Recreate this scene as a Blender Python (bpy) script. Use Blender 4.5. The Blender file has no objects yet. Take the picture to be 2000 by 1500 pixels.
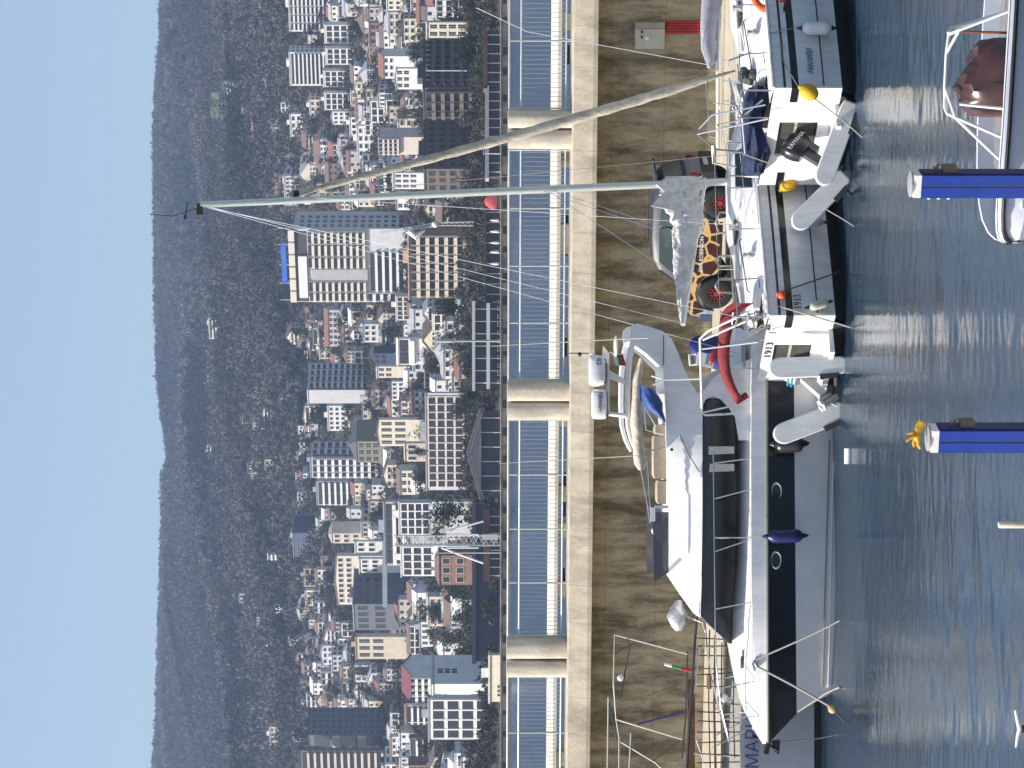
import bpy, bmesh, math, random
import numpy as np
from mathutils import Vector, Matrix, noise as mnoise
random.seed(7); rng = np.random.default_rng(11)
PI = math.pi; R = math.radians
SC = bpy.context.scene
COL = SC.collection
# ---------------------------------------------------------------- photo geometry
F = 4800.0; VH = 935.0; H = 7.7          # focal length in photo pixels, horizon column, eye height
def P(px, py, d):                         # a photo pixel at distance d -> a point of the place
    return Vector(((750.0 - py) * d / F, d, H - (px - VH) * d / F))
# ---------------------------------------------------------------- materials
MATS = {}
def mat(name, c, rough=0.6, metal=0.0, var=0.0, vscale=6.0, bump=0.0, bscale=30.0, spec=0.5, stretch=None, dirt=0.0, c2=None, coat=0.0):
    if name in MATS: return MATS[name]
    m = bpy.data.materials.new(name); m.use_nodes = True
    nt = m.node_tree; b = nt.nodes['Principled BSDF']
    b.inputs['Base Color'].default_value = (*c, 1); b.inputs['Roughness'].default_value = rough
    b.inputs['Metallic'].default_value = metal; b.inputs['Specular IOR Level'].default_value = spec
    if coat: b.inputs['Coat Weight'].default_value = coat
    if var or bump or dirt:
        tc = nt.nodes.new('ShaderNodeTexCoord'); src = tc.outputs['Object']
        if stretch:
            mp = nt.nodes.new('ShaderNodeMapping'); mp.inputs['Scale'].default_value = stretch
            nt.links.new(src, mp.inputs['Vector']); src = mp.outputs['Vector']
        if var or dirt:
            n = nt.nodes.new('ShaderNodeTexNoise'); n.inputs['Scale'].default_value = vscale; n.inputs['Detail'].default_value = 6
            n.inputs['Roughness'].default_value = 0.65
            nt.links.new(src, n.inputs['Vector'])
            r = nt.nodes.new('ShaderNodeValToRGB'); nt.links.new(n.outputs['Fac'], r.inputs['Fac'])
            a = c2 if c2 else tuple(max(0, x * (1 - var)) for x in c)
            bb = c if c2 else tuple(min(1, x * (1 + var)) for x in c)
            r.color_ramp.elements[0].position = 0.32; r.color_ramp.elements[0].color = (*a, 1)
            r.color_ramp.elements[1].position = 0.68; r.color_ramp.elements[1].color = (*bb, 1)
            nt.links.new(r.outputs['Color'], b.inputs['Base Color'])
        if bump:
            n2 = nt.nodes.new('ShaderNodeTexNoise'); n2.inputs['Scale'].default_value = bscale; n2.inputs['Detail'].default_value = 5
            nt.links.new(src, n2.inputs['Vector'])
            bp = nt.nodes.new('ShaderNodeBump'); bp.inputs['Strength'].default_value = bump; bp.inputs['Distance'].default_value = 0.05
            nt.links.new(n2.outputs['Fac'], bp.inputs['Height']); nt.links.new(bp.outputs['Normal'], b.inputs['Normal'])
    MATS[name] = m
    return m
def glassy(name, c, alpha):
    m = mat(name, c, 0.05); b = m.node_tree.nodes['Principled BSDF']; b.inputs['Alpha'].default_value = alpha
    return m
# ---------------------------------------------------------------- mesh builder
class MB:
    def __init__(s): s.v = []; s.f = []; s.mi = []; s.cur = 0
    def add(s, vs, fs):
        o = len(s.v); s.v += [Vector(p) for p in vs]
        for f in fs: s.f.append([i + o for i in f]); s.mi.append(s.cur)
        return s
    def box(s, c, size, rz=0.0, mx=None):
        hx, hy, hz = size[0] / 2, size[1] / 2, size[2] / 2; c = Vector(c)
        m = mx if mx is not None else Matrix.Rotation(rz, 3, 'Z')
        vs = [c + m @ Vector((x * hx, y * hy, z * hz)) for x in (-1, 1) for y in (-1, 1) for z in (-1, 1)]
        return s.add(vs, [(0, 1, 3, 2), (4, 6, 7, 5), (0, 4, 5, 1), (2, 3, 7, 6), (0, 2, 6, 4), (1, 5, 7, 3)])
    def tube(s, pts, r, n=6, cap=True):
        pts = [Vector(p) for p in pts]; rs = r if isinstance(r, (list, tuple)) else [r] * len(pts)
        rings = []; up = None
        for i, p in enumerate(pts):
            a = pts[max(0, i - 1)]; b = pts[min(len(pts) - 1, i + 1)]; t = (b - a)
            t = t.normalized() if t.length > 1e-9 else Vector((0, 0, 1))
            if up is None: up = Vector((0, 0, 1)) if abs(t.z) < 0.9 else Vector((1, 0, 0))
            x = t.cross(up); x = x.normalized() if x.length > 1e-6 else Vector((1, 0, 0)); y = x.cross(t).normalized(); up = y
            rings.append([p + (x * math.cos(2 * PI * k / n) + y * math.sin(2 * PI * k / n)) * rs[i] for k in range(n)])
        return s.loft(rings, True, cap)
    def loft(s, rings, closed=True, cap=False):
        n = len(rings[0]); vs = [p for r in rings for p in r]; fs = []
        for i in range(len(rings) - 1):
            for k in range(n if closed else n - 1):
                a = i * n + k; b = i * n + (k + 1) % n
                fs.append((a, b, b + n, a + n))
        if cap:
            fs.append(tuple(reversed(range(n)))); fs.append(tuple(range((len(rings) - 1) * n, len(rings) * n)))
        return s.add(vs, fs)
    def prism(s, pts, off):
        pts = [Vector(p) for p in pts]; n = len(pts); off = Vector(off)
        vs = pts + [p + off for p in pts]
        fs = [tuple(range(n)), tuple(reversed(range(n, 2 * n)))] + [(i, i + n, (i + 1) % n + n, (i + 1) % n) for i in range(n)]
        return s.add(vs, fs)
    def sphere(s, c, r, nu=12, nv=8, sc=(1, 1, 1), mx=None):
        c = Vector(c); rings = []
        for j in range(nv + 1):
            th = PI * j / nv
            ring = []
            for k in range(nu):
                p = Vector((math.sin(th) * math.cos(2 * PI * k / nu) * sc[0], math.sin(th) * math.sin(2 * PI * k / nu) * sc[1], math.cos(th) * sc[2])) * r
                ring.append(c + (mx @ p if mx else p))
            rings.append(ring)
        return s.loft(rings, True)
    def quad(s, a, b, c, d): return s.add([a, b, c, d], [(0, 1, 2, 3)])
    def xform(s, m): s.v = [m @ p for p in s.v]; return s
    def mesh(s, name, mats, origin=None, smooth=True, angle=40):
        me = bpy.data.meshes.new(name); o = Vector(origin) if origin is not None else Vector((0, 0, 0))
        me.from_pydata([tuple(p - o) for p in s.v], [], s.f)
        for m in (mats if isinstance(mats, (list, tuple)) else [mats]): me.materials.append(m)
        if any(s.mi): me.polygons.foreach_set('material_index', s.mi)
        bm = bmesh.new(); bm.from_mesh(me); bmesh.ops.remove_doubles(bm, verts=bm.verts, dist=1e-5)
        bmesh.ops.recalc_face_normals(bm, faces=bm.faces); bm.to_mesh(me); bm.free()
        if smooth:
            me.polygons.foreach_set('use_smooth', [True] * len(me.polygons)); me.set_sharp_from_angle(angle=R(angle))
        return me
    def build(s, name, mats, parent=None, local=False, smooth=True, angle=40, label=None):
        org = None
        if parent is not None and not local:
            org = worldloc(parent)
        me = s.mesh(name, mats, org, smooth, angle)
        o = bpy.data.objects.new(name, me); COL.objects.link(o)
        if parent is not None: o.parent = parent
        if label: o['label'] = label
        return o
def worldloc(o):
    v = Vector(o.location)
    while o.parent is not None:
        o = o.parent; v += Vector(o.location)
    return v
def tag(o, label=None, cat=None, group=None, kind=None):
    if label: o['label'] = label
    if cat: o['category'] = cat
    if group: o['group'] = group
    if kind: o['kind'] = kind
    return o
def thing(name, label, cat, loc=(0, 0, 0), rz=0.0, group=None):
    o = bpy.data.objects.new(name, None); COL.objects.link(o); o.location = loc; o.rotation_euler = (0, 0, rz)
    o.empty_display_size = 0.2
    return tag(o, label, cat, group)
def copy_tree(o, parent=None):
    c = o.copy(); COL.objects.link(c)
    if parent is not None: c.parent = parent
    for ch in o.children: copy_tree(ch, c)
    return c
def solo(mb, name, mats, label, cat, group=None, origin=None, smooth=True, kind=None):   # a thing that is one mesh, origin at its base
    if origin is None:
        xs = [p.x for p in mb.v]; ys = [p.y for p in mb.v]; zs = [p.z for p in mb.v]
        origin = ((min(xs) + max(xs)) / 2, (min(ys) + max(ys)) / 2, min(zs))
    me = mb.mesh(name, mats, origin, smooth); o = bpy.data.objects.new(name, me); COL.objects.link(o); o.location = origin
    return tag(o, label, cat, group, kind)
def text_part(name, body, size, m, parent, mx, shear=0.0, align='LEFT', ext=0.004, squash=1.0):
    cu = bpy.data.curves.new(name, 'FONT'); cu.body = body; cu.size = size; cu.shear = shear; cu.align_x = align; cu.extrude = ext
    cu.resolution_u = 3
    t = bpy.data.objects.new(name + '_tmp', cu); COL.objects.link(t)
    dg = bpy.context.evaluated_depsgraph_get(); me = bpy.data.meshes.new_from_object(t.evaluated_get(dg))
    bpy.data.objects.remove(t); bpy.data.curves.remove(cu)
    if squash != 1.0: me.transform(Matrix.Diagonal((squash, 1, 1, 1)))
    me.transform(mx); me.name = name; me.materials.clear(); me.materials.append(m)
    o = bpy.data.objects.new(name, me); COL.objects.link(o); o.parent = parent
    return o
def frame_mx(org, ax, ay):       # text plane: x axis, y axis, origin
    ax = Vector(ax).normalized(); ay = Vector(ay).normalized(); az = ax.cross(ay).normalized(); ay = az.cross(ax)
    return Matrix(((ax.x, ay.x, az.x, org[0]), (ax.y, ay.y, az.y, org[1]), (ax.z, ay.z, az.z, org[2]), (0, 0, 0, 1)))
# ---------------------------------------------------------------- camera, sun, sky
cam = bpy.data.cameras.new('camera'); co = bpy.data.objects.new('camera', cam); COL.objects.link(co)
cam.sensor_width = 36; cam.sensor_fit = 'HORIZONTAL'; cam.lens = 36 * F / 2000.0; cam.shift_x = (1000 - VH) / 2000.0
cam.clip_start = 0.5; cam.clip_end = 12000
co.matrix_world = Matrix(((0, 1, 0, 0), (0, 0, -1, 0), (-1, 0, 0, H), (0, 0, 0, 1)))   # the photograph was taken with the camera turned on its side
SC.camera = co
SUN_AZ = R(8.0); SUN_EL = R(47)          # azimuth off the left-hand side, positive towards the camera
sd = Vector((-math.cos(SUN_AZ) * math.cos(SUN_EL), -math.sin(SUN_AZ) * math.cos(SUN_EL), math.sin(SUN_EL)))
sl = bpy.data.lights.new('sun', 'SUN'); sl.energy = 4.2; sl.angle = R(0.53); sl.color = (1.0, 0.93, 0.83)
so = bpy.data.objects.new('sun', sl); COL.objects.link(so); so.rotation_euler = sd.to_track_quat('Z', 'Y').to_euler(); so.location = (-60, 0, 60)
W = bpy.data.worlds.new('World'); SC.world = W; W.use_nodes = True
sky = W.node_tree.nodes.new('ShaderNodeTexSky'); sky.sky_type = 'NISHITA'; sky.sun_disc = False
sky.sun_elevation = SUN_EL; sky.sun_rotation = math.atan2(sd.x, sd.y); sky.air_density = 1.0; sky.dust_density = 2.2; sky.ozone_density = 0.9; sky.altitude = 50
W.node_tree.links.new(sky.outputs['Color'], W.node_tree.nodes['Background'].inputs['Color'])
W.node_tree.nodes['Background'].inputs['Strength'].default_value = 0.104
SC.view_settings.view_transform = 'Standard'; SC.view_settings.look = 'None'; SC.view_settings.exposure = 0.76; SC.view_settings.gamma = 1
SC.render.engine = 'CYCLES'; SC.cycles.use_denoising = True; SC.cycles.max_bounces = 8; SC.cycles.volume_bounces = 0
SC.cycles.transparent_max_bounces = 12
# ---------------------------------------------------------------- land behind the bay
YT = [560, 600, 640, 700, 800, 950, 1100, 1300, 1500, 1700, 2200, 2800, 3200, 3500, 4200]
ZT = [-2.5, 0.4, 2.0, 4.0, 9.0, 22, 42, 80, 125, 168, 250, 350, 400, 410, 395]
RPY = [-300, 0, 60, 100, 190, 300, 450, 600, 700, 760, 800, 850, 890, 905, 930, 1000, 1100, 1200, 1300, 1400, 1450, 1500, 1800]
RPX = [306, 309, 311, 306, 299, 297, 299, 300, 303, 306, 311, 318, 326, 318, 313, 313, 311, 309, 306, 302, 298, 297, 294]
def zg(x, y):
    z = np.interp(y, YT, ZT)
    py = 750 - np.asarray(x) * F / np.maximum(y, 1)
    rz = H - (np.interp(py, RPY, RPX) + 17 - VH) * 3200 / F          # crest height where this line of sight meets the ridge
    t = np.clip((np.asarray(y) - 1600) / 1600, 0, 1.15)
    z = z + (rz - 400) * t ** 1.5
    a = np.clip((np.asarray(y) - 900) / 1500, 0, 1) * np.clip((2950 - np.asarray(y)) / 500, 0, 1)
    return z + a * (9 * np.sin(np.asarray(x) * 0.011 + np.asarray(y) * 0.004) + 7 * np.sin(np.asarray(x) * 0.023 - np.asarray(y) * 0.011 + 1.3))
gx = np.linspace(-0.26, 0.26, 90); gy = np.concatenate([np.linspace(560, 1000, 45), np.linspace(1010, 4200, 150)])
YY, TT = np.meshgrid(gy, gx, indexing='ij'); XX = TT * (YY + 250)
ZZ = zg(XX, YY)
nv, nu = XX.shape
verts = np.stack([XX, YY, ZZ], -1).reshape(-1, 3)
idx = np.arange(nv * nu).reshape(nv, nu)
faces = np.stack([idx[:-1, :-1], idx[:-1, 1:], idx[1:, 1:], idx[1:, :-1]], -1).reshape(-1, 4)
me = bpy.data.meshes.new('hillside'); me.from_pydata(verts.tolist(), [], faces.tolist())
me.polygons.foreach_set('use_smooth', [True] * len(me.polygons))
hm = mat('hill_soil', (0.042, 0.037, 0.031), 0.95, var=0.45, vscale=0.05)
me.materials.append(hm); ho = bpy.data.objects.new('hillside', me); COL.objects.link(ho); tag(ho, kind='structure')
# woodland over the hill: small bare and evergreen crowns, far too many to count
def crowns(name, xs, ys, hs, tint, tris, spread=0.55, sz=0.22, ext_z=None):
    n = len(xs); zs = zg(xs, ys) if ext_z is None else ext_z
    c = np.stack([xs, ys, zs + hs * 0.55], -1)
    u = rng.normal(size=(n, tris, 3)); u /= np.linalg.norm(u, axis=-1, keepdims=True)
    rad = rng.random((n, tris, 1)) ** 0.4
    # a few lobes per crown keep the outline uneven
    lob = rng.normal(size=(n, 5, 3)); lob /= np.linalg.norm(lob, axis=-1, keepdims=True)
    k = rng.integers(0, 5, size=(n, tris)); lv = np.take_along_axis(lob, k[..., None], 1)
    off = (lv * 0.55 + u * 0.5) * rad
    sc = np.stack([hs * spread, hs * spread, hs * 0.55], -1)[:, None, :]
    cen = c[:, None, :] + off * sc
    e1 = rng.normal(size=(n, tris, 3)); e2 = rng.normal(size=(n, tris, 3))
    s = (hs * sz)[:, None, None]
    v = np.stack([cen, cen + e1 * s, cen + e2 * s], 2).reshape(-1, 3)
    nf = n * tris
    me = bpy.data.meshes.new(name); me.vertices.add(len(v)); me.vertices.foreach_set('co', v.astype(np.float32).ravel())
    me.loops.add(nf * 3); me.loops.foreach_set('vertex_index', np.arange(nf * 3, dtype=np.int32))
    me.polygons.add(nf); me.polygons.foreach_set('loop_start', np.arange(0, nf * 3, 3, dtype=np.int32))
    me.update(calc_edges=True)
    at = me.attributes.new('tint', 'FLOAT_COLOR', 'FACE')
    col = np.repeat(np.concatenate([tint, np.ones((n, 1))], 1), tris, 0) * np.concatenate([rng.uniform(.9, 1.1, (nf, 1))] * 3 + [np.ones((nf, 1))], 1)
    at.data.foreach_set('color', col.astype(np.float32).ravel())
    return me
def tint_mat(name):
    m = bpy.data.materials.new(name); m.use_nodes = True; b = m.node_tree.nodes['Principled BSDF']; b.inputs['Roughness'].default_value = 0.9
    b.inputs['Specular IOR Level'].default_value = 0.15
    a = m.node_tree.nodes.new('ShaderNodeAttribute'); a.attribute_name = 'tint'; m.node_tree.links.new(a.outputs['Color'], b.inputs['Base Color'])
    return m
TM = tint_mat('foliage_tint')
N = 44000
ys = np.sqrt(rng.uniform(1330 ** 2, 3420 ** 2, N)); tx = rng.uniform(-0.2, 0.2, N); xs = tx * ys
pn = np.sin(xs * .013 + 2) * np.cos(ys * .009) + np.sin(xs * .031 - ys * .017) * .7 + rng.normal(0, .55, N)
pr = (750 - xs * F / ys); pv = VH - (zg(xs, ys) - H) * F / ys
keep = (ys > 1560) | (rng.random(N) < np.clip((ys - 1330) / 260, 0.15, 1) * .9)
clear = ((np.abs(pv - 425) < 9 + 5 * np.sin(pr * .05)) & (pr > 520) & (pr < 680)) | ((np.abs(pv - 428) < 14) & (np.abs(pr - 205) < 34)) | ((np.abs(pv - 412) < 8) & (np.abs(pr - 455) < 22)) | ((np.abs(pv - 470) < 16) & (pr > 150) & (pr < 190))
keep &= ~(clear & (rng.random(N) < .93))
xs, ys, pn = xs[keep], ys[keep], pn[keep]
evg = pn > 1.15
ridge = ys > 3120
evg |= ridge & (rng.random(len(xs)) < .75)
hs = np.where(evg, rng.uniform(8, 13, len(xs)), rng.uniform(6, 11, len(xs)))
t0 = np.where(evg[:, None], np.array([.022, .036, .024]), np.array([.140, .128, .122])) * rng.uniform(.76, 1.24, (len(xs), 1))
t0 *= (1 + .30 * np.sin(xs * .0085 + 1) * np.sin(ys * .0062) + .22 * np.sin(xs * .027 - ys * .019))[:, None]
t0 += (np.sin(xs * .02 + ys * .013)[:, None] * .5 + .5) * np.array([.012, .004, .0]) * (~evg)[:, None]
me = crowns('hill_forest', xs, ys, hs, t0 * .62, 58, .55, .125); me.materials.append(TM)
fo = bpy.data.objects.new('hill_forest', me); COL.objects.link(fo); tag(fo, 'leafless grey brown woodland with dark evergreens covering the hill', 'forest', kind='stuff')
# pale bare earth of the cutting and the meadow patches on the hill
def patch(name, pts, m, lab=None):
    mb = MB(); c = []
    for (px, py) in pts:
        lo, hi = 1200., 3300.
        for _ in range(40):
            d = (lo + hi) / 2; x = (750 - py) * d / F
            v = VH - (float(zg(x, d)) - H) * F / d
            if v > px: lo = d
            else: hi = d
        c.append(Vector((x, d, float(zg(x, d)) + 1.2)))
    return c
def strip(name, top, bot, m):
    a = patch(name, top, m); b = patch(name, bot, m); mb = MB()
    # subdivide so that the sheet follows the slope
    rows = []
    for i in range(7):
        t = i / 6.0; r = []
        for p, q in zip(a, b):
            x = p.x + (q.x - p.x) * t; y = p.y + (q.y - p.y) * t; r.append(Vector((x, y, float(zg(x, y)) + 1.3)))
        rows.append(r)
    mb.loft(rows, False)
    o = mb.build(name, m); tag(o, kind='structure'); return o
EARTH = mat('pale_earth', (.34, .31, .25), .95, var=.3, vscale=.12)
MEAD = mat('meadow_grass', (.10, .13, .055), .95, var=.3, vscale=.1)
def wob(y0, y1, n, base, amp, s):
    return [(base + amp * math.sin(i * 1.7 + s) + amp * .6 * math.sin(i * 3.1 + s * 2), y0 + (y1 - y0) * i / (n - 1)) for i in range(n)]
strip('earth_cutting', wob(545, 670, 16, 430, 2, 1), wob(545, 670, 16, 436, 2, 1.2), EARTH)
strip('earth_bank', wob(570, 610, 8, 412, 2, 3), wob(570, 610, 8, 421, 2, 3.3), EARTH)
strip('hill_meadow', wob(180, 232, 8, 415, 2, 2), wob(180, 232, 8, 440, 3, 2.4), MEAD)
strip('upper_meadow', wob(80, 160, 8, 430, 2, 5), wob(80, 160, 8, 441, 3, 5.4), MEAD)
# ---------------------------------------------------------------- air
hz = MB(); hz.box((0, 2050, 262), (2900, 4500, 546)); ob = hz.build('haze', [bpy.data.materials.new('haze_air')], smooth=False)
hmz = ob.data.materials[0]; hmz.use_nodes = True; nt = hmz.node_tree; nt.nodes.remove(nt.nodes['Principled BSDF'])
vp = nt.nodes.new('ShaderNodeVolumePrincipled'); vp.inputs['Density'].default_value = 0.000135; vp.inputs['Color'].default_value = (.50, .68, 1, 1); vp.inputs['Anisotropy'].default_value = 0.2
nt.links.new(vp.outputs['Volume'], nt.nodes['Material Output'].inputs['Volume']); tag(ob, kind='stuff')
ob['label'] = 'thin bluish air haze between the harbour and the hill'
# ---------------------------------------------------------------- water
def water_mat(name, c, sc, strength, rough, spec=.5):
    m = bpy.data.materials.new(name); m.use_nodes = True; nt = m.node_tree; b = nt.nodes['Principled BSDF']
    b.inputs['Base Color'].default_value = (*c, 1); b.inputs['Roughness'].default_value = rough; b.inputs['IOR'].default_value = 1.52; b.inputs['Specular IOR Level'].default_value = spec
    tc = nt.nodes.new('ShaderNodeTexCoord'); mp = nt.nodes.new('ShaderNodeMapping'); mp.inputs['Scale'].default_value = (sc[0], sc[1], 1)
    nt.links.new(tc.outputs['Object'], mp.inputs['Vector'])
    n = nt.nodes.new('ShaderNodeTexNoise'); n.inputs['Scale'].default_value = 1; n.inputs['Detail'].default_value = 3.5; n.inputs['Roughness'].default_value = .55
    nt.links.new(mp.outputs['Vector'], n.inputs['Vector'])
    bp = nt.nodes.new('ShaderNodeBump'); bp.inputs['Strength'].default_value = strength; bp.inputs['Distance'].default_value = .1
    nt.links.new(n.outputs['Fac'], bp.inputs['Height']); nt.links.new(bp.outputs['Normal'], b.inputs['Normal'])
    return m
def axis(lo, a, b, hi, st, g=1.35):
    mid = list(np.arange(a, b + st / 2, st)); l = []; r = []; s = st
    x = a
    while x > lo: s *= g; x -= s; l.append(max(x, lo))
    s = st; x = b
    while x < hi: s *= g; x += s; r.append(min(x, hi))
    return np.array(sorted(set(l)) + mid + sorted(set(r)))
ax = axis(-300, -13, 13, 300, .11); ay = np.concatenate([np.arange(-40, 26, 6.), np.arange(26, 60.01, .07)])
AY, AX = np.meshgrid(ay, ax, indexing='ij')
fade = np.clip((18 - np.abs(AX)) / 4, 0, 1) * np.clip((AY - 25) / 3, 0, 1)
wz = np.zeros_like(AX)
for i in range(34):
    lam = rng.uniform(.22, .8) if i < 28 else rng.uniform(.8, 3); th = rng.normal(PI / 2 + .15, .5); k = 2 * PI / lam
    wz += (.0024 * lam) * np.sin(k * (math.cos(th) * AX + math.sin(th) * AY) + rng.uniform(0, 6.28)) * (.6 + .4 * np.sin(AX * .3 + i) * np.sin(AY * .21 + 2 * i))
# calm lee close to the hulls, more ripple out in the open basin
calm = .42 + 1.0 * np.clip((49.0 - AY) / 9, 0, 1)
wz = wz * fade * calm
verts = np.stack([AX, AY, wz], -1).reshape(-1, 3); a, b = AX.shape; idx = np.arange(a * b).reshape(a, b)
faces = np.stack([idx[:-1, :-1], idx[:-1, 1:], idx[1:, 1:], idx[1:, :-1]], -1).reshape(-1, 4)
me = bpy.data.meshes.new('harbour_water'); me.vertices.add(len(verts)); me.vertices.foreach_set('co', verts.astype(np.float32).ravel())
nf = len(faces); me.loops.add(nf * 4); me.loops.foreach_set('vertex_index', faces.astype(np.int32).ravel()); me.polygons.add(nf)
me.polygons.foreach_set('loop_start', np.arange(0, nf * 4, 4, dtype=np.int32)); me.update(calc_edges=True)
me.polygons.foreach_set('use_smooth', [True] * nf)
me.materials.append(water_mat('harbour_surface', (.015, .033, .055), (4, 13), .09, .015))
wo = bpy.data.objects.new('harbour_water', me); COL.objects.link(wo); tag(wo, kind='structure')
mb = MB(); mb.quad((-500, 66, 0.0), (500, 66, 0.0), (500, 640, 0.0), (-500, 640, 0.0))
sea = mb.build('sea', water_mat('sea_surface', (.006, .022, .055), (.35, 1.3), .9, .25, .09), smooth=False); tag(sea, kind='structure')
# ---------------------------------------------------------------- quay and breakwater
WT = R(14); WU = Vector((math.cos(WT), -math.sin(WT), 0)); WN = Vector((-math.sin(WT), -math.cos(WT), 0)); DW = 64.5; W0 = Vector((0, DW, 0))
def ZW(z): return H - (H - z) * DW / 62.0 if z > -1 else z
def WP(s, t, z): return W0 + WU * s + WN * t + Vector((0, 0, ZW(z)))      # s along the wall, t towards the harbour
def sof(py, t=0.0):                                                   # wall coordinate of a photo row
    k = (750 - py) / F; d0 = DW - t * math.cos(WT)
    x = (k * d0 + 0) / (1 + k * math.tan(WT)); x = x
    return (x + t * math.sin(WT)) / math.cos(WT) if t else x / math.cos(WT)
def wbox(mb, s0, s1, t0, t1, z0, z1):
    return mb.add([WP(s, t, z) for s in (s0, s1) for t in (t0, t1) for z in (z0, z1)], [(0, 1, 3, 2), (4, 6, 7, 5), (0, 4, 5, 1), (2, 3, 7, 6), (0, 2, 6, 4), (1, 5, 7, 3)])
def concrete(name, c, stain, joints, streak=True):
    m = bpy.data.materials.new(name); m.use_nodes = True; nt = m.node_tree; b = nt.nodes['Principled BSDF']; b.inputs['Roughness'].default_value = .92
    b.inputs['Specular IOR Level'].default_value = .2
    tc = nt.nodes.new('ShaderNodeTexCoord'); rot = nt.nodes.new('ShaderNodeMapping'); rot.inputs['Rotation'].default_value = (0, 0, WT)
    nt.links.new(tc.outputs['Object'], rot.inputs['Vector'])
    def nz(scale, sc, det=6, rg=.65):
        mp = nt.nodes.new('ShaderNodeMapping'); mp.inputs['Scale'].default_value = sc; nt.links.new(rot.outputs['Vector'], mp.inputs['Vector'])
        n = nt.nodes.new('ShaderNodeTexNoise'); n.inputs['Scale'].default_value = scale; n.inputs['Detail'].default_value = det; n.inputs['Roughness'].default_value = rg
        nt.links.new(mp.outputs['Vector'], n.inputs['Vector']); return n.outputs['Fac']
    def ramp(fac, p0, c0, p1, c1):
        r = nt.nodes.new('ShaderNodeValToRGB'); r.color_ramp.elements[0].position = p0; r.color_ramp.elements[0].color = (*c0, 1)
        r.color_ramp.elements[1].position = p1; r.color_ramp.elements[1].color = (*c1, 1); nt.links.new(fac, r.inputs['Fac']); return r.outputs['Color']
    def mul(a, bb, f=1.0):
        x = nt.nodes.new('ShaderNodeMix'); x.data_type = 'RGBA'; x.blend_type = 'MULTIPLY'; x.inputs['Factor'].default_value = f
        nt.links.new(a, x.inputs['A']); nt.links.new(bb, x.inputs['B']); return x.outputs['Result']
    col = ramp(nz(1.1, (1, 1, 1)), .3, tuple(x * .82 for x in c), .7, tuple(min(1, x * 1.12) for x in c))
    col = mul(col, ramp(nz(14, (1, 1, 1), 4), .3, (.86, .86, .85), .7, (1, 1, 1)))
    if streak:
        col = mul(col, ramp(nz(2.2, (1, 1, .22), 7, .7), .43, (1, 1, 1), .60, (1 - stain, 1 - stain, 1 - stain * 1.02)))
        col = mul(col, ramp(nz(.8, (1, 1, .55), 8, .75), .5, (1, 1, 1), .64, (1 - stain * .8, 1 - stain * .85, 1 - stain * .9)))
    if joints:
        br = nt.nodes.new('ShaderNodeTexBrick'); mp = nt.nodes.new('ShaderNodeMapping'); mp.inputs['Rotation'].default_value = (R(90), 0, 0)
        nt.links.new(rot.outputs['Vector'], mp.inputs['Vector']); nt.links.new(mp.outputs['Vector'], br.inputs['Vector'])
        br.inputs['Color1'].default_value = (1, 1, 1, 1); br.inputs['Color2'].default_value = (.97, .97, .96, 1); br.inputs['Mortar'].default_value = (.78, .77, .75, 1)
        br.inputs['Scale'].default_value = 1; br.inputs['Mortar Size'].default_value = .012; br.inputs['Brick Width'].default_value = joints[0]; br.inputs['Row Height'].default_value = joints[1]; br.offset = 0
        col = mul(col, br.outputs['Color'])
    nt.links.new(col, b.inputs['Base Color'])
    bp = nt.nodes.new('ShaderNodeBump'); bp.inputs['Strength'].default_value = .35; bp.inputs['Distance'].default_value = .02
    nt.links.new(nz(9, (1, 1, 1), 8), bp.inputs['Height']); nt.links.new(bp.outputs['Normal'], b.inputs['Normal'])
    return m
CW = concrete('wall_concrete', (.40, .345, .24), .60, (2.5, 1.35)); CC = concrete('coping_concrete', (.56, .50, .40), .25, (1.05, 9), True)
CP = concrete('pillar_concrete', (.74, .68, .57), .22, None); CF = concrete('floor_concrete', (.50, .45, .36), .25, (3, 3), False)
CQ = concrete('quay_face_concrete', (.22, .20, .16), .6, (3, 1.0))
mb = MB(); wbox(mb, -60, 60, 0.05, 5.55, -3, 1.85); q = mb.build('quay', CF, smooth=False); tag(q, kind='structure')
mb = MB(); wbox(mb, -60, 60, 5.56, 5.62, -3, 1.60); wbox(mb, -60, 60, 5.30, 5.66, 1.854, 1.90); q = mb.build('quay_edge', CQ, smooth=False); tag(q, kind='structure')
t = thing('breakwater_wall', 'stained concrete breakwater wall with pale coping behind the moored boats', 'wall', tuple(WP(0, 0, 1.85)))
mb = MB(); wbox(mb, -60, 60, -6.0, 0.0, -3, 4.83); mb.build('wall_body', CW, t, smooth=False)
mb = MB()
prof = [(-.55, 4.832), (1.0, 4.832), (1.0, 4.94), (.86, 5.40), (-.55, 5.44)]
mb.loft([[WP(s, a, z) for a, z in prof] for s in (-60, 60)], True, True); mb.build('coping', CC, t, smooth=False)
# pillar pairs: each a rounded shaft
PAIRS = [(217, 250, 252, 290), (747, 782, 784, 818), (1248, 1284, 1288, 1320)]
def shaft(s0, s1):
    mb = MB(); n = 18; ring = []
    w = (s1 - s0) / 2; c = (s0 + s1) / 2
    for k in range(n):
        a = 2 * PI * k / n; ca, sa = math.cos(a), math.sin(a)
        ring.append((c + w * math.copysign(abs(ca) ** .8, ca), -.12 + .36 * math.copysign(abs(sa) ** .32, sa)))
    mb.loft([[WP(s, a, z) for s, a in ring] for z in (5.41, 6.98)], True, True); return mb
for p in PAIRS:
    for a, b in ((p[0], p[1]), (p[2], p[3])):
        shaft(sof(b), sof(a)).build('pillar', CP, t, angle=50)
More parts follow.
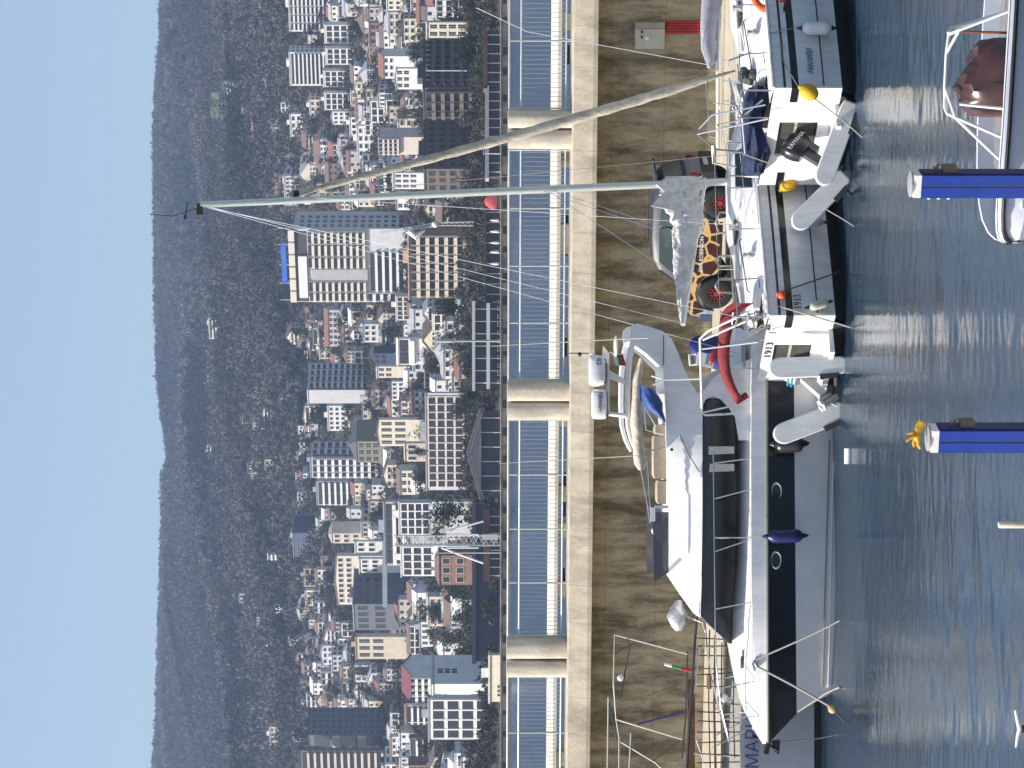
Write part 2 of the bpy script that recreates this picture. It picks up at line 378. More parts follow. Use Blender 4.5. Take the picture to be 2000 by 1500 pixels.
# railings between the pillars
GALV = mat('galvanised_steel', (.50, .55, .54), .45, .6, var=.15, vscale=8)
bays = [(-60 + 0, sof(1320), 'leftmost'), (sof(1248), sof(818), 'left of centre'), (sof(747), sof(290), 'right of centre'), (sof(217), sof(-330), 'rightmost')]
bays[0] = (sof(1760), sof(1320), 'leftmost')
bal = None
RL = {'leftmost': 'galvanised railing bay at the bottom edge of the picture, behind the work boat', 'left of centre': 'galvanised railing bay behind the cabin cruiser, between two pillar pairs',
      'right of centre': 'galvanised railing bay crossed by the sailboat mast, between two pillar pairs', 'rightmost': 'galvanised railing bay over the grey electrical cabinet at the top edge of the picture'}
for (s0, s1, w) in bays:
    t = thing('railing', RL[w], 'railing', tuple(WP((s0 + s1) / 2, -.1, 5.43)), 0, 'railing bays on the breakwater')
    mb = MB(); mb.tube([WP(s0 + .05, -.1, 6.95), WP(s1 - .05, -.1, 6.95)], .030, 8); mb.build('top_rail', GALV, t)
    mb = MB(); mb.tube([WP(s0 + .05, -.1, 6.66), WP(s1 - .05, -.1, 6.66)], .026, 6); mb.build('middle_rail', GALV, t)
    mb = MB(); mb.tube([WP(s0 + .05, -.1, 5.56), WP(s1 - .05, -.1, 5.56)], .022, 6); mb.build('bottom_rail', GALV, t)
    n = max(2, round((s1 - s0) / 1.75))
    for i in range(n + 1):
        s = s0 + .06 + (s1 - s0 - .12) * i / n; mb = MB(); mb.tube([WP(s, -.1, 5.41), WP(s, -.1, 6.95)], .024, 6); mb.build('post', GALV, t)
    k = int((s1 - s0) / .117); k = min(k, 100)
    for i in range(1, k):
        s = s0 + (s1 - s0) * i / k
        if bal is None:
            bm_ = MB(); bm_.tube([(0, 0, -.54), (0, 0, .54)], .0075, 4); bal = bm_.build('baluster', mat('baluster_steel', (.26, .30, .33), .5, .4), t, local=True); bal.location = WP(s, -.1, 6.11) - Vector(t.location)
        else:
            c = bal.copy(); COL.objects.link(c); c.parent = t; c.location = WP(s, -.1, 6.11) - Vector(t.location)
# outer parapet on the sea side of the walkway
t = thing('sea_parapet', 'low pale concrete parapet on piers along the sea side of the walkway', 'parapet', tuple(WP(0, -5.4, 4.84)))
mb = MB(); pf = [(-5.75, 5.50), (-5.2, 5.50), (-5.2, 5.60), (-5.45, 5.78), (-5.75, 5.76)]
mb.loft([[WP(s, a, z) for a, z in pf] for s in (-60, 60)], True, True)
mb.build('beam', concrete('parapet_concrete', (.72, .68, .60), .12, None), t, smooth=False)
for py in (-250, 20, 55, 140, 395, 405, 545, 572, 905, 1050, 1120, 1235, 1385, 1560, 1640):
    s = sof(py) * 1.09; mb = MB(); wbox(mb, s - .22, s + .22, -5.7, -5.3, 4.835, 5.495); mb.build('pier', CP, t, smooth=False)
LOUV = mat('dark_grille', (.035, .03, .025), .7)
for py in (5, 38, 205, 385, 530, 575, 770, 880, 1030, 1080, 1215, 1370, 1600):
    s = sof(py) * 1.09; mb = MB()
    for j in range(4): wbox(mb, s - .26, s + .26, -5.62, -5.5, 4.86 + j * .14, 4.965 + j * .14)
    mb.build('grille', LOUV, t, smooth=False)
# electrical cabinet and its red conduits on the wall
t = thing('electrical_cabinet', 'grey electrical cabinet with sloping hood fixed high on the concrete wall', 'cabinet', tuple(WP(sof(68), .2, 3.1)))
CAB = mat('cabinet_grey', (.40, .39, .33), .6, var=.12, vscale=3); Zc = lambda px, d=60.3 : H - (px - VH) * d / F
s0, s1 = sof(93), sof(55)
mb = MB(); wbox(mb, s0, s1, .003, .30, Zc(1294), Zc(1237)); mb.build('box', CAB, t, smooth=False)
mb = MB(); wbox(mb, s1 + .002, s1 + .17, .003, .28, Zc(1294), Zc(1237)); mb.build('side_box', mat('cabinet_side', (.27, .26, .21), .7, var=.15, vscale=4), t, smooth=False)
mb = MB(); wbox(mb, s0 + .22, s0 + .30, .302, .31, Zc(1263), Zc(1256)); mb.build('notice', mat('notice_white', (.7, .68, .6), .6), t, smooth=False)
for zz in (1249,):
    for ss in (s1 - .06, s0 + .3): 
        mb = MB(); wbox(mb, ss - .03, ss + .03, .302, .33, Zc(zz + 3), Zc(zz - 1)); mb.build('hinge', LOUV, t, smooth=False)
mb = MB()
for k in range(5): mb.tube([WP(s1 - .10 + .066 * k, .08, Zc(1298)), WP(s1 - .10 + .066 * k, .09, Zc(1335)), WP(s1 - .09 + .064 * k, .08, 1.86)], .036, 8)
mb.cur = 0
solo(mb, 'conduit_bundle', [mat('red_conduit', (.30, .02, .018), .55, var=.25, vscale=5, stretch=(1, 1, .3))], 'bundle of dark red conduits running down the wall below the cabinet', 'conduits')
# ================================================================= boats
WHITE = mat('white_gelcoat', (.80, .80, .79), .28, var=.09, vscale=5, coat=.3, stretch=(1, 1, .25))
WHITE2 = mat('white_paint', (.76, .76, .74), .4, var=.12, vscale=6, stretch=(1, 1, .3))
GREYW = mat('grey_white_gelcoat', (.62, .62, .63), .35, var=.05, vscale=2)
BLACK = mat('black_gelcoat', (.012, .013, .018), .16)
DARKN = mat('dark_navy_line', (.02, .02, .035), .4)
ANTI = mat('antifouling', (.018, .022, .02), .7, var=.5, vscale=6)
CHROME = mat('stainless_steel', (.66, .68, .67), .22, .9)
ALU = mat('mast_aluminium', (.62, .66, .62), .35, .55, var=.05, vscale=3)
WTUBE = mat('white_tube', (.80, .82, .78), .35)
GLASSD = mat('dark_window_glass', (.012, .014, .018), .06, spec=.7)
SHADOWIN = mat('shaded_interior', (.05, .048, .042), .8, var=.3, vscale=5)
RUB = mat('rub_rail_rubber', (.22, .20, .17), .6)
BROWNW = mat('weathered_wood', (.16, .085, .04), .7, var=.5, vscale=6, stretch=(1, 1, 4))
ROPEM = mat('rope_grey', (.34, .32, .28), .9, var=.2, vscale=40)
ROPED = mat('rope_dark', (.07, .06, .06), .9)
SAILW = mat('sail_cloth_grey', (.60, .59, .56), .85, var=.22, vscale=5, bump=.9, bscale=9)
LETT = mat('dark_lettering', (.03, .035, .05), .5)
LETB = mat('navy_lettering', (.03, .035, .16), .5)
LETW = mat('white_lettering', (.8, .8, .8), .5)
def rope(name, pts, r, m, label, sag=0.0, cat='rope', group=None, n=10):
    mb = MB(); a = []
    if len(pts) == 2:
        p, q = Vector(pts[0]), Vector(pts[1])
        a = [p + (q - p) * (i / n) - Vector((0, 0, sag * 4 * (i / n) * (1 - i / n))) for i in range(n + 1)]
    else: a = [Vector(p) for p in pts]
    mb.tube(a, r, 5); return solo(mb, name, [m], label, cat, group)
# ---------------------------------------------------------------- the two sailing boats moored stern-out
HB_L = 7.5
def hbeam(t): return 1.66 * (1 - max(0.0, (t - .32) / .68) ** 2.1)
def sheer(t): return 1.80 + .12 * t * t
ROWS = [(1.0, None), (1.0, 1.45), (.995, 1.30), (.975, .80), (.965, .77), (.92, .40), (.85, .16), (.55, -.35)]
def hp(t, r, side):           # a point of the hull surface
    f, z = ROWS[r]; z = sheer(t) if z is None else z + .10 * t * t
    xr = HB_L * t - (1.0 if t > .6 else 0) * ((t - .6) / .4) ** 2 * (1.85 - z) * .45
    return Vector((xr - (sheer(0) - z) * -.10 * (1 - t) * 0, side * hbeam(t) * f, z))
def hull_rows(r0, r1, cap_low=False):
    mb = MB(); T = [i / 24 for i in range(25)]
    for side in (-1, 1):
        mb.loft([[hp(t, r, side) for r in range(r0, r1 + 1)] for t in T], False)
    return mb
def outboard(parent, loc, tilt, cowlm, legm, band=None, txt=None, side=0.0, scale=1.0):
    M = Matrix.Translation(loc) @ Matrix.Rotation(side, 4, 'Z') @ Matrix.Rotation(tilt, 4, 'Y') @ Matrix.Scale(scale, 4)
    leg = MB(); leg.box((0, 0, -.42), (.20, .13, .62)); leg.box((-.02, 0, -.80), (.34, .05, .05)); leg.tube([(-.22, 0, -.93), (.20, 0, -.93)], [.05, .065], 8)
    leg.prism([(-.05, -.012, -.95), (.10, -.012, -.95), (.02, -.012, -1.14)], (0, .024, 0)); leg.box((.16, 0, -.12), (.14, .26, .34))
    for k in range(3):
        a = 2 * PI * k / 3; leg.box((-.24, .09 * math.cos(a), -.93 + .09 * math.sin(a)), (.015, .09, .15), mx=Matrix.Rotation(a, 3, 'X'))
    leg.xform(M); lo = leg.build('outboard_motor', legm, parent, local=True)
    cw = MB(); rings = []
    for z, sx, sy, ox in ((-.10, .24, .15, 0), (.02, .29, .19, 0), (.18, .31, .20, -.01), (.30, .28, .18, -.02), (.37, .20, .12, -.03), (.39, .05, .04, -.04)):
        ring = []
        for k in range(16):
            a = 2 * PI * k / 16; ca, sa = math.cos(a), math.sin(a)
            ring.append((ox + sx * math.copysign(abs(ca) ** .6, ca), sy * math.copysign(abs(sa) ** .6, sa), z))
        rings.append(ring)
    cw.loft(rings, True, True); cw.xform(M); cw.build('cowling', cowlm, lo, local=True)
    if band:
        b = MB(); b.box((0, 0, .05), (.60, .392, .05)); b.box((0, 0, -.03), (.56, .372, .04)); b.xform(M); b.build('stripe', band, lo, local=True)
    if txt:
        text_part('lettering', txt[0], .13, txt[1], lo, M @ frame_mx((.24, -.2035, .14), (-1, 0, 0), (0, 0, -1)) if txt[2] else M @ frame_mx((-.26, -.2035, .13), (1, 0, 0), (0, 0, 1)))
    return lo
def rudder(parent, S, px, py, d, ang, length, w, low=True):
    # a blade hung behind the transom, turned about its pintle by ang
    pts = []
    for k in range(11): a = PI * k / 10; pts.append((w / 2 * math.cos(a), 0, length / 2 - w * .5 + w * .55 * math.sin(a)))
    pts += [(-w * .5, 0, -length * .16), (-w * .40, 0, -length * .30), (-w * .36, 0, -length * .46), (-w * .25, 0, -length * .5), (w * .36, 0, -length * .5), (w * .46, 0, -length * .44), (w * .5, 0, -length * .1)]
    loc = Matrix.Rotation(-PSI, 3, 'Z') @ (P(px, py, d) - S)
    M = Matrix.Translation(loc) @ Matrix.Rotation(-PSI, 4, 'Z') @ Matrix.Rotation(ang, 4, 'Y')
    mb = MB(); n = len(pts); ring = []
    for f, yy in ((.90, -.045), (1, -.025), (1, .025), (.90, .045)): ring.append([(x * f, yy, z * (1 - (1 - f) * .4)) for x, _, z in pts])
    mb.loft(ring, True, True); mb.xform(M)
    b = mb.build('rudder', WHITE2, parent, local=True, angle=22)
    g = MB(); g.prism([(-w * .62, -.06, -length * .16), (-w * .36, -.06, -length * .14), (-w * .30, -.06, -length * .40), (-w * .55, -.06, -length * .36)], (0, .12, 0)); g.xform(M); g.build('rudder_bracket', mat('dark_metal', (.07, .07, .075), .5, .5), b, local=True, smooth=False)
    g = MB(); g.tube([(-w * .45, 0, -length * .36), (-w * .9, .25, -length * .38)], .045, 8); g.xform(M); g.build('pintle', mat('dark_metal', (.07, .07, .075), .5, .5), b, local=True)
    return b
def sailboat(label, loc, psi, num, numx, numsize, ob, rud, script=False):
    t = thing('sailboat', label, 'sailboat', loc, psi)
    hull_rows(0, 1).build('bulwark', WHITE2, t, local=True)
    hull_rows(1, 2).build('rub_band', BLACK, t, local=True)
    mb = hull_rows(2, 5)
    # transom: outer frame round an engine well
    zc = lambda y, z: Vector((0 - (1.8 - z) * 0.02, y, z))
    def panel(y0, y1, z0, z1, d=.06): mb.box(((d / 2) - .0, (y0 + y1) / 2, (z0 + z1) / 2), (d, abs(y1 - y0), abs(z1 - z0)))
    panel(-1.64, -.52, .42, 1.80); panel(.62, 1.64, .42, 1.80); panel(-.52, .62, .42, .78); panel(-.52, .62, 1.58, 1.80); mb.box((-.28, .05, .46), (.56, 2.3, .10))
    mb.build('hull', WHITE, t, local=True)
    mb = MB()
    mb.loft([[hp(i / 24, 0, -1) + Vector((0, -.004, -.185)), hp(i / 24, 0, -1) + Vector((0, -.004, -.235))] for i in range(25)], False); mb.build('cove_line', DARKN, t, local=True)
    for y0, y1 in ((-1.66, -1.2), (1.2, 1.66)):
        mb = MB(); mb.box((-.008, (y0 + y1) / 2, 1.375), (.02, y1 - y0, .15)); mb.build('transom_band', BLACK, t, local=True, smooth=False)
    mb = hull_rows(3, 4); [setattr(p, 'y', p.y * 1.003) for p in mb.v]; mb.build('hull_line', DARKN, t, local=True)
    mb = hull_rows(5, 7); mb.prism([(0, -1.4, .42), (0, 1.4, .42), (0, .9, -.35), (0, -.9, -.35)], (.05, 0, 0)); mb.build('antifouled_bottom', ANTI, t, local=True)
    mb = MB(); mb.box((.45, .05, 1.2), (.78, 1.14, .80)); mb.build('engine_well', SHADOWIN, t, local=True, smooth=False)  # solid dark block, its colour stands in for the shade inside the well
    mb = MB(); [mb.tube([hp(i / 24, 0, s) + Vector((0, 0, .02)) for i in range(25)], .03, 6) for s in (-1, 1)]; mb.build('toe_rail', GREYW, t, local=True)
    # deck, with an open cockpit aft
    mb = MB(); T = [i / 24 for i in range(8, 25)]
    mb.loft([[hp(q, 0, -1) + Vector((0, .02, 0)), Vector((hp(q, 0, 1).x, -hbeam(q) * .4, sheer(q) + .07)), Vector((hp(q, 0, 1).x, hbeam(q) * .4, sheer(q) + .07)), hp(q, 0, 1) + Vector((0, -.02, 0))] for q in T], False)
    for s in (-1, 1): mb.loft([[Vector((HB_L * q, s * hbeam(q), sheer(q) + .005)), Vector((HB_L * q, s * (hbeam(q) - .5), sheer(q) + .06)), Vector((HB_L * q, s * (hbeam(q) - .52), 1.25))] for q in [i / 24 for i in range(9)]], False)
    mb.build('deck', WHITE, t, local=True)
    mb = MB(); mb.box((1.4, 0, 1.22), (2.7, 2.1, .06)); mb.build('cockpit_floor', mat('cockpit_sole', (.35, .33, .29), .7, var=.15), t, local=True)
    # coachroof
    mb = MB(); rings = []
    for x, wb, wt, z in ((.95, 1.36, 1.05, 1.92), (1.0, 1.36, .95, 2.0), (2.0, 1.38, .90, 2.10), (3.2, 1.36, .86, 2.20), (3.7, 1.30, .84, 2.30), (4.9, 1.08, .66, 2.28), (5.7, .80, .46, 2.14), (6.4, .40, .20, 1.94)):
        z0 = sheer(x / HB_L) + .03; rings.append([(x, -wb, z0), (x, -(wb * .45 + wt * .55), z0 + (z - z0) * .62), (x, -wt, z - .015), (x, -wt * .5, z + .02), (x, 0, z + .035), (x, wt * .5, z + .02), (x, wt, z - .015), (x, wb * .45 + wt * .55, z0 + (z - z0) * .62), (x, wb, z0)])
    mb.loft(rings, False); mb.add(rings[0], [tuple(range(9))]); mb.build('coachroof', WHITE, t, local=True, angle=24)
    mb = MB(); mb.prism([(3.55, -1.34, 1.74), (4.95, -1.14, 1.76), (4.80, -.98, 2.20), (3.75, -1.12, 2.26)], (0, .04, .0)); mb.build('cabin_window', GLASSD, t, local=True, smooth=False)
    mb = MB(); mb.box((3.05, -.35, 2.24), (.42, .42, .05)); mb.build('hatch', mat('smoked_hatch', (.09, .09, .08), .2), t, local=True)
    mb = MB(); mb.box((2.6, .2, 2.18), (.75, .66, .05)); mb.build('companionway_slide', GREYW, t, local=True)
    for y in (-.72, .72):
        mb = MB(); mb.tube([(1.2, y, 2.05), (1.25, y, 2.10), (2.55, y, 2.20), (2.6, y, 2.15)], .014, 6); mb.build('handrail', BROWNW, t, local=True)
    mb = MB(); mb.tube([(1.0, -1.22, 1.90), (3.0, -1.25, 1.93)], .012, 5); mb.build('sheet_track', LOUV, t, local=True)
    for yy in (-1.10, 1.10):
        mb = MB(); mb.prism([(.998, yy - .2, 1.84), (.998, yy + .2, 1.84), (.998, yy + .16, 1.62), (.998, yy - .16, 1.62)], (-.02, 0, 0)); mb.build('locker_lid', GREYW, t, local=True, smooth=False)
    for (x, y) in ((1.9, -1.12), (1.9, 1.12), (3.0, -.62)):
        zz = 2.0 if abs(y) > 1 else 2.2
        mb = MB(); mb.tube([(x, y, zz - .08), (x, y, zz + .05), (x, y, zz + .08), (x, y, zz + .19)], [.09, .09, .06, .075], 12); mb.build('winch', CHROME, t, local=True)
    # pulpit, pushpit, stanchions, lifelines
    mb = MB(); q = .86; mb.tube([(HB_L * .84, -hbeam(.84) + .05, sheer(.84)), (HB_L * .86, -hbeam(.86) + .02, 2.55), (HB_L + .1, -.12, 2.62), (HB_L + .1, .12, 2.62), (HB_L * .86, hbeam(.86) - .02, 2.55), (HB_L * .84, hbeam(.84) - .05, sheer(.84))], .016, 6)
    mb.build('pulpit', CHROME, t, local=True)
    for s in (-1, 1):
        mb = MB(); mb.tube([(.1, s * .55, 1.8), (.06, s * .6, 2.45), (.1, s * 1.45, 2.45), (1.0, s * 1.5, 2.45), (1.05, s * 1.5, 1.82)], .016, 6); mb.tube([(.08, s * 1.46, 1.8), (.1, s * 1.45, 2.45)], .016, 6); mb.build('pushpit', CHROME, t, local=True)
        for q in (.3, .45, .6, .73):
            mb = MB(); mb.tube([(HB_L * q, s * (hbeam(q) - .06), sheer(q)), (HB_L * q, s * (hbeam(q) - .06), 2.45)], .013, 6); mb.build('stanchion', CHROME, t, local=True)
        mb = MB()
        for z in (2.44, 2.14): mb.tube([(1.0, s * 1.5, z)] + [(HB_L * q, s * (hbeam(q) - .06), z) for q in (.3, .45, .6, .73, .86)], .005, 4)
        mb.build('lifeline', CHROME, t, local=True)
    # numbers and name on the starboard side
    if script:
        text_part('boat_name', 'Несебр', .19, mat('faded_lettering', (.10, .11, .14), .5), t, frame_mx((.36, -1.668, .98), (1, 0, 0), (0, .03, 1)), .35, squash=.95)
    text_part('registration_number', num, numsize, LETT, t, frame_mx((numx, -1.70, 1.12), (1, 0, 0), (0, .03, 1)) if not script else frame_mx((.0, -1.556, 1.36), (1, 0, 0), (0, .03, 1)), squash=.8) if not script else None
    outboard(t, *ob)
    for r in rud: rudder(t, *r)
    return t
PSI = R(32); HD = Vector((math.cos(PSI), math.sin(PSI), 0)); LF = Vector((-math.sin(PSI), math.cos(PSI), 0))
SA = Vector((.56, 52.7, -.17)); SB = Vector((5.15, 51.4, -.12))
def dOn(S, py, l=0.0):                    # distance of a boat's own fore-and-aft line (l metres to port) at a photo row
    k = (750 - py) / F; ox = S.x + LF.x * l; oy = S.y + LF.y * l
    return oy + HD.y * (k * oy - ox) / (HD.x - k * HD.y)
def A_(px, py, l=0.0, o=0.0): return P(px, py, dOn(SA, py, l) + o)
def B_(px, py, l=0.0, o=0.0): return P(px, py, dOn(SB, py, l) + o)
def PA(px, py, d): return P(px, py, d + 2.1)
def PB(px, py, d): return P(px, py, d + 1.5)
GREYM = mat('grey_cowling', (.42, .43, .45), .4, var=.08, vscale=8); BLUES = mat('blue_stripe', (.03, .22, .42), .4)
BLKM = mat('black_cowling', (.02, .02, .022), .3); DKM = mat('dark_motor_leg', (.05, .055, .06), .5)
boatA = sailboat('white sailboat numbered 1913 with furled mainsail, mast and two lowered rudder blades', SA, PSI, '1913', .12, .24,
    (Vector((-.30, .20, .98)), R(52), GREYM, GREYM, BLUES, None, R(8)), [(SA, 1578, 717, 51.75, R(-2), 1.62, .44), (SA, 1582, 827, 52.5, R(-21), 1.62, .46)])
boatB = sailboat('white sailboat with a dark script name, black outboard and navy blue cover', SB, PSI, '', .5, .3,
    (Vector((-.36, -.05, 1.10)), R(38), BLKM, DKM, None, ('YAMAHA', LETW, False), R(-6)), [(SB, 1634, 280, 50.3, R(-70), 1.80, .40), (SB, 1602, 393, 50.6, R(-45), 1.50, .42)], True)
def LA(x, y, z): return SA + HD * x + LF * y + Vector((0, 0, z))
def LB(x, y, z): return SB + HD * x + LF * y + Vector((0, 0, z))
text_part('transom_number', '1913', .22, LETT, boatA, frame_mx((-.014, -.0, 1.62), (0, -1, 0), (0, 0, 1)), squash=1.45)
# mast, boom, rigging of the first boat (children of it)
def wpart(mb, name, m, parent, psi=PSI, **k):     # world-space builder -> child of a rotated thing
    M = Matrix.Rotation(-psi, 4, 'Z') @ Matrix.Translation(-Vector(parent.location)); mb.xform(M); return mb.build(name, m, parent, local=True, **k)
mfoot = A_(1452, 352); mtop = A_(392, 400)
mb = MB(); mb.tube([mfoot - Vector((0, 0, .4)), mfoot.lerp(mtop, .5), mtop], [.085, .085, .07], 12); mast = wpart(mb, 'mast', ALU, boatA)
mb = MB(); mb.tube([mtop + Vector((-.05, 0, 0)), A_(338, 422), A_(293, 419)], .010, 5); mb.tube([A_(366, 394), A_(362, 425)], .012, 5); mb.box(A_(362, 424), (.10, .05, .06)); mb.box(mtop + Vector((-.1, 0, .02)), (.26, .12, .14)); 
M = Matrix.Rotation(-PSI, 4, 'Z') @ Matrix.Translation(-SA); mb.xform(M); mb.build('masthead_gear', mat('dark_fitting', (.03, .03, .03), .6), mast, local=True)
bm0 = A_(1376, 350); bm1 = A_(1334, 634)
mb = MB(); mb.tube([bm0, bm1], .06, 10); wpart(mb, 'boom', ALU, boatA)
# the mainsail lies flaked along the boom: lumpy tapering bundle with one raised fold
ctr = [(1332, 345, .30, .16), (1333, 362, .42, .22), (1330, 380, .46, .26), (1334, 398, .42, .27), (1340, 418, .34, .27), (1341, 440, .30, .25), (1339, 465, .28, .24), (1336, 490, .25, .21), (1335, 515, .20, .18), (1334, 540, .17, .15), (1333, 565, .14, .13), (1332, 590, .10, .10), (1332, 612, .07, .07), (1333, 632, .05, .05)]
mb = MB(); rings = []; fine = []
for i in range(len(ctr) - 1):
    for k in range(9):
        f = k / 9; fine.append(tuple(ctr[i][j] * (1 - f) + ctr[i + 1][j] * f for j in range(4)))
fine.append(ctr[-1])
for i, (px, py, a, b) in enumerate(fine):
    t_ = i / len(fine); i = i * 5 / 9; c = A_(px, py); ring = []
    for k in range(34):
        g = 2 * PI * k / 34; nn = 1 + .38 * mnoise.noise(Vector((math.cos(g) * 1.6, math.sin(g) * 1.6, i * .11))) + .26 * mnoise.noise(Vector((math.cos(g) * 3.2 + 7, math.sin(g) * 3.2, i * .42))) + .09 * mnoise.noise(Vector((math.cos(g) * 6, math.sin(g) * 6, i * .8)))
        ring.append(c + Vector((0, math.cos(g) * b * nn, math.sin(g) * a * nn)))
    rings.append(ring)
mb.loft(rings, True, True); sailp = wpart(mb, 'mainsail', SAILW, boatA, angle=70)
def fold(pts, d, name='sail_fold'):
    mb = MB(); n = len(pts); A = [A_(a, b, 0, -.27) for a, b, dd in pts]; B = [p + Vector((0, d, 0)) for p in A]
    mb.prism(A, (0, d, 0)); M = Matrix.Rotation(-PSI, 4, 'Z') @ Matrix.Translation(-SA); mb.xform(M); return mb.build(name, SAILW, sailp, local=True, smooth=False)
fold([(1272, 402, 52.0), (1330, 398, 51.8), (1335, 425, 51.7), (1312, 432, 51.8), (1318, 412, 51.9)], .10)
fold([(1282, 360, 52.3), (1300, 347, 52.2), (1345, 352, 52.1), (1345, 385, 51.95), (1300, 376, 52.2)], .16)
fold([(1272, 402, 52.05), (1300, 372, 52.1), (1340, 376, 51.95), (1335, 402, 51.85)], .08)
# furled headsail on the forestay
a0 = A_(580, 378); a1 = A_(1437, 138); mb = MB(); pts = []; rr = []
for i in range(41):
    f = i / 40; pts.append(a0.lerp(a1, f) + Vector((-.06 * math.sin(PI * f), 0, -.04 * math.sin(PI * f)))); rr.append(max(.02, .045 + .075 * math.sin(PI * min(1, f * .62 + .08)) + .012 * math.sin(i * 2.3) - (.09 * max(0, (f - .86) / .14))))
mb.tube(pts, rr, 10); jib = wpart(mb, 'furled_headsail', mat('furled_sail', (.55, .50, .40), .85, var=.35, vscale=3, stretch=(2, 2, .6), bump=.6, bscale=12), boatA)
mb = MB(); mb.tube([A_(573, 379), A_(584, 377)], .07, 8); M = Matrix.Rotation(-PSI, 4, 'Z') @ Matrix.Translation(-SA); mb.xform(M); mb.build('halyard_swivel', mat('dark_fitting', (.03, .03, .03), .6), jib, local=True)
for (q0, q1) in (((400, 402, 0), (1335, 632, 0)), ((575, 384, 0), (1440, 440, -1.5)), ((575, 384, 0), (1446, 300, 1.3)), ((398, 404, 0), (1470, 625, -1.2)), ((1060, 366, 0), (1330, 455, -.3)), ((1060, 366, 0), (1322, 540, -.3)), ((1040, 366, 0), (1290, 452, -.3)), ((395, 402, 0), (1440, 690, 1.2))):
    mb = MB(); mb.tube([A_(*q0), A_(*q1)], .006 if q0[0] < 900 else .008, 4); wpart(mb, 'stay', CHROME, boatA)
# boom and covered sail of the second boat, coming in from the right
mb = MB(); pts = [PB(1390, -60, 51.6), PB(1391, 0, 51.4), PB(1385, 50, 51.2), PB(1383, 95, 51.0), PB(1388, 122, 50.9), PB(1384, 132, 50.85)]
mb.tube(pts, [.24, .23, .19, .15, .10, .03], 14); wpart(mb, 'sail_cover', mat('lilac_grey_canvas', (.36, .36, .40), .85, var=.15, vscale=3, bump=.5, bscale=6), boatB)
mb = MB(); mb.tube([PB(1406, -60, 51.6), PB(1402, 140, 50.8)], .05, 10); wpart(mb, 'boom', ALU, boatB)
mb = MB(); mb.tube([PB(930, 15, 51.2), PB(1030, 62, 51.1), PB(1380, 126, 50.85)], .007, 4); wpart(mb, 'topping_lift', CHROME, boatB)
# pushpit rails and stern davits of the second boat
for pts in ([(1365, 252, 49.6), (1390, 225, 49.4), (1495, 205, 48.9)], [(1362, 262, 49.6), (1500, 232, 49.0)], [(1362, 262, 49.6), (1400, 292, 50.0), (1490, 300, 50.2)], [(1425, 152, 50.2), (1432, 195, 49.9), (1449, 228, 49.6), (1455, 300, 50.0)], [(1392, 285, 49.9), (1392, 318, 50.1), (1438, 326, 50.1)], [(1425, 130, 50.3), (1424, 118, 50.4), (1500, 90, 50.2)], [(1412, 158, 50.3), (1460, 163, 50.2)], [(1467, 160, 50.0), (1500, 128, 49.8)], [(1462, 156, 50.0), (1494, 122, 49.9)]):
    mb = MB(); mb.tube([PB(*p) for p in pts], .020, 6); wpart(mb, 'pushpit_rail', CHROME, boatB)
mb = MB()
for k in range(16): 
    c = PB(1465 + random.uniform(-18, 24), 150 + random.uniform(-12, 14), 50.2 + random.uniform(-.3, .3)); mb.sphere(c, random.uniform(.06, .14), 8, 6, (1, 1, .8))
wpart(mb, 'cockpit_gear', mat('dark_mixed_gear', (.06, .07, .065), .7, var=.6, vscale=7), boatB)
# blue canvas cover heaped in the cockpit of the second boat
mb = MB(); rings = []
for i, (px0, px1, py) in enumerate(((1462, 1498, 172), (1458, 1502, 182), (1454, 1500, 200), (1452, 1490, 225), (1448, 1488, 250), (1447, 1495, 275), (1449, 1500, 300), (1452, 1497, 322), (1456, 1490, 340))):
    d = 50.0 + i * .06; c = (PB(px0, py, d) + PB(px1, py, d)) / 2; h = (px1 - px0) * d / F / 2; ring = []
    for k in range(26):
        g = 2 * PI * k / 26; nn = 1 + .38 * mnoise.noise(Vector((math.cos(g) * 2, math.sin(g) * 2, i * .45))) + .14 * math.sin(g * 9 + i)
        ring.append(c + Vector((0, math.cos(g) * .42 * nn, math.sin(g) * h * nn)))
    rings.append(ring)
mb.loft(rings, True, True)
solo(mb, 'canvas_cover', [mat('navy_canvas', (.014, .026, .075), .85, var=.45, vscale=4, bump=1, bscale=7)], 'heaped navy blue canvas cover lying over the cockpit of the sailboat with the black outboard', 'boat cover')
mb = MB(); mb.tube([PB(1449, 300, 49.6), PB(1500, 318, 49.5)], .012, 5); mb.tube([PB(1490, 195, 49.3), PB(1440, 236, 49.5), PB(1400, 245, 49.8)], .02, 5)
solo(mb, 'cover_lashing', [ROPEM], 'pale line lashed across the navy blue canvas cover', 'rope')
# red cover folded on the stern frame of the first boat
fr = [PA(1382, 655, 50.4), PA(1368, 664, 50.2), PA(1370, 800, 51.4), PA(1376, 812, 51.5)]
mb = MB(); mb.tube([PA(1476, 603, 49.6), PA(1382, 647, 50.1), PA(1367, 662, 50.2), PA(1371, 806, 51.5), PA(1377, 811, 51.5), PA(1520, 803, 51.6)], .026, 8)
mb.tube([PA(1474, 620, 49.9), PA(1372, 664, 50.25)], .026, 8); mb.tube([PA(1372, 806, 51.5), PA(1505, 776, 51.5)], .02, 8); mb.tube([PA(1432, 610, 49.9), PA(1430, 634, 50.0)], .02, 6); mb.tube([PA(1370, 682, 50.4), PA(1480, 668, 50.3)], .02, 6)
mb.tube([PA(1367, 740, 50.9), PA(1295, 742, 50.9), PA(1292, 745, 50.9), PA(1275, 752, 50.9)], .022, 6); mb.tube([PA(1293, 740, 50.9), PA(1272, 734, 50.9)], .022, 6)
wpart(mb, 'bimini_frame', WTUBE, boatA)
mb = MB(); rings = []
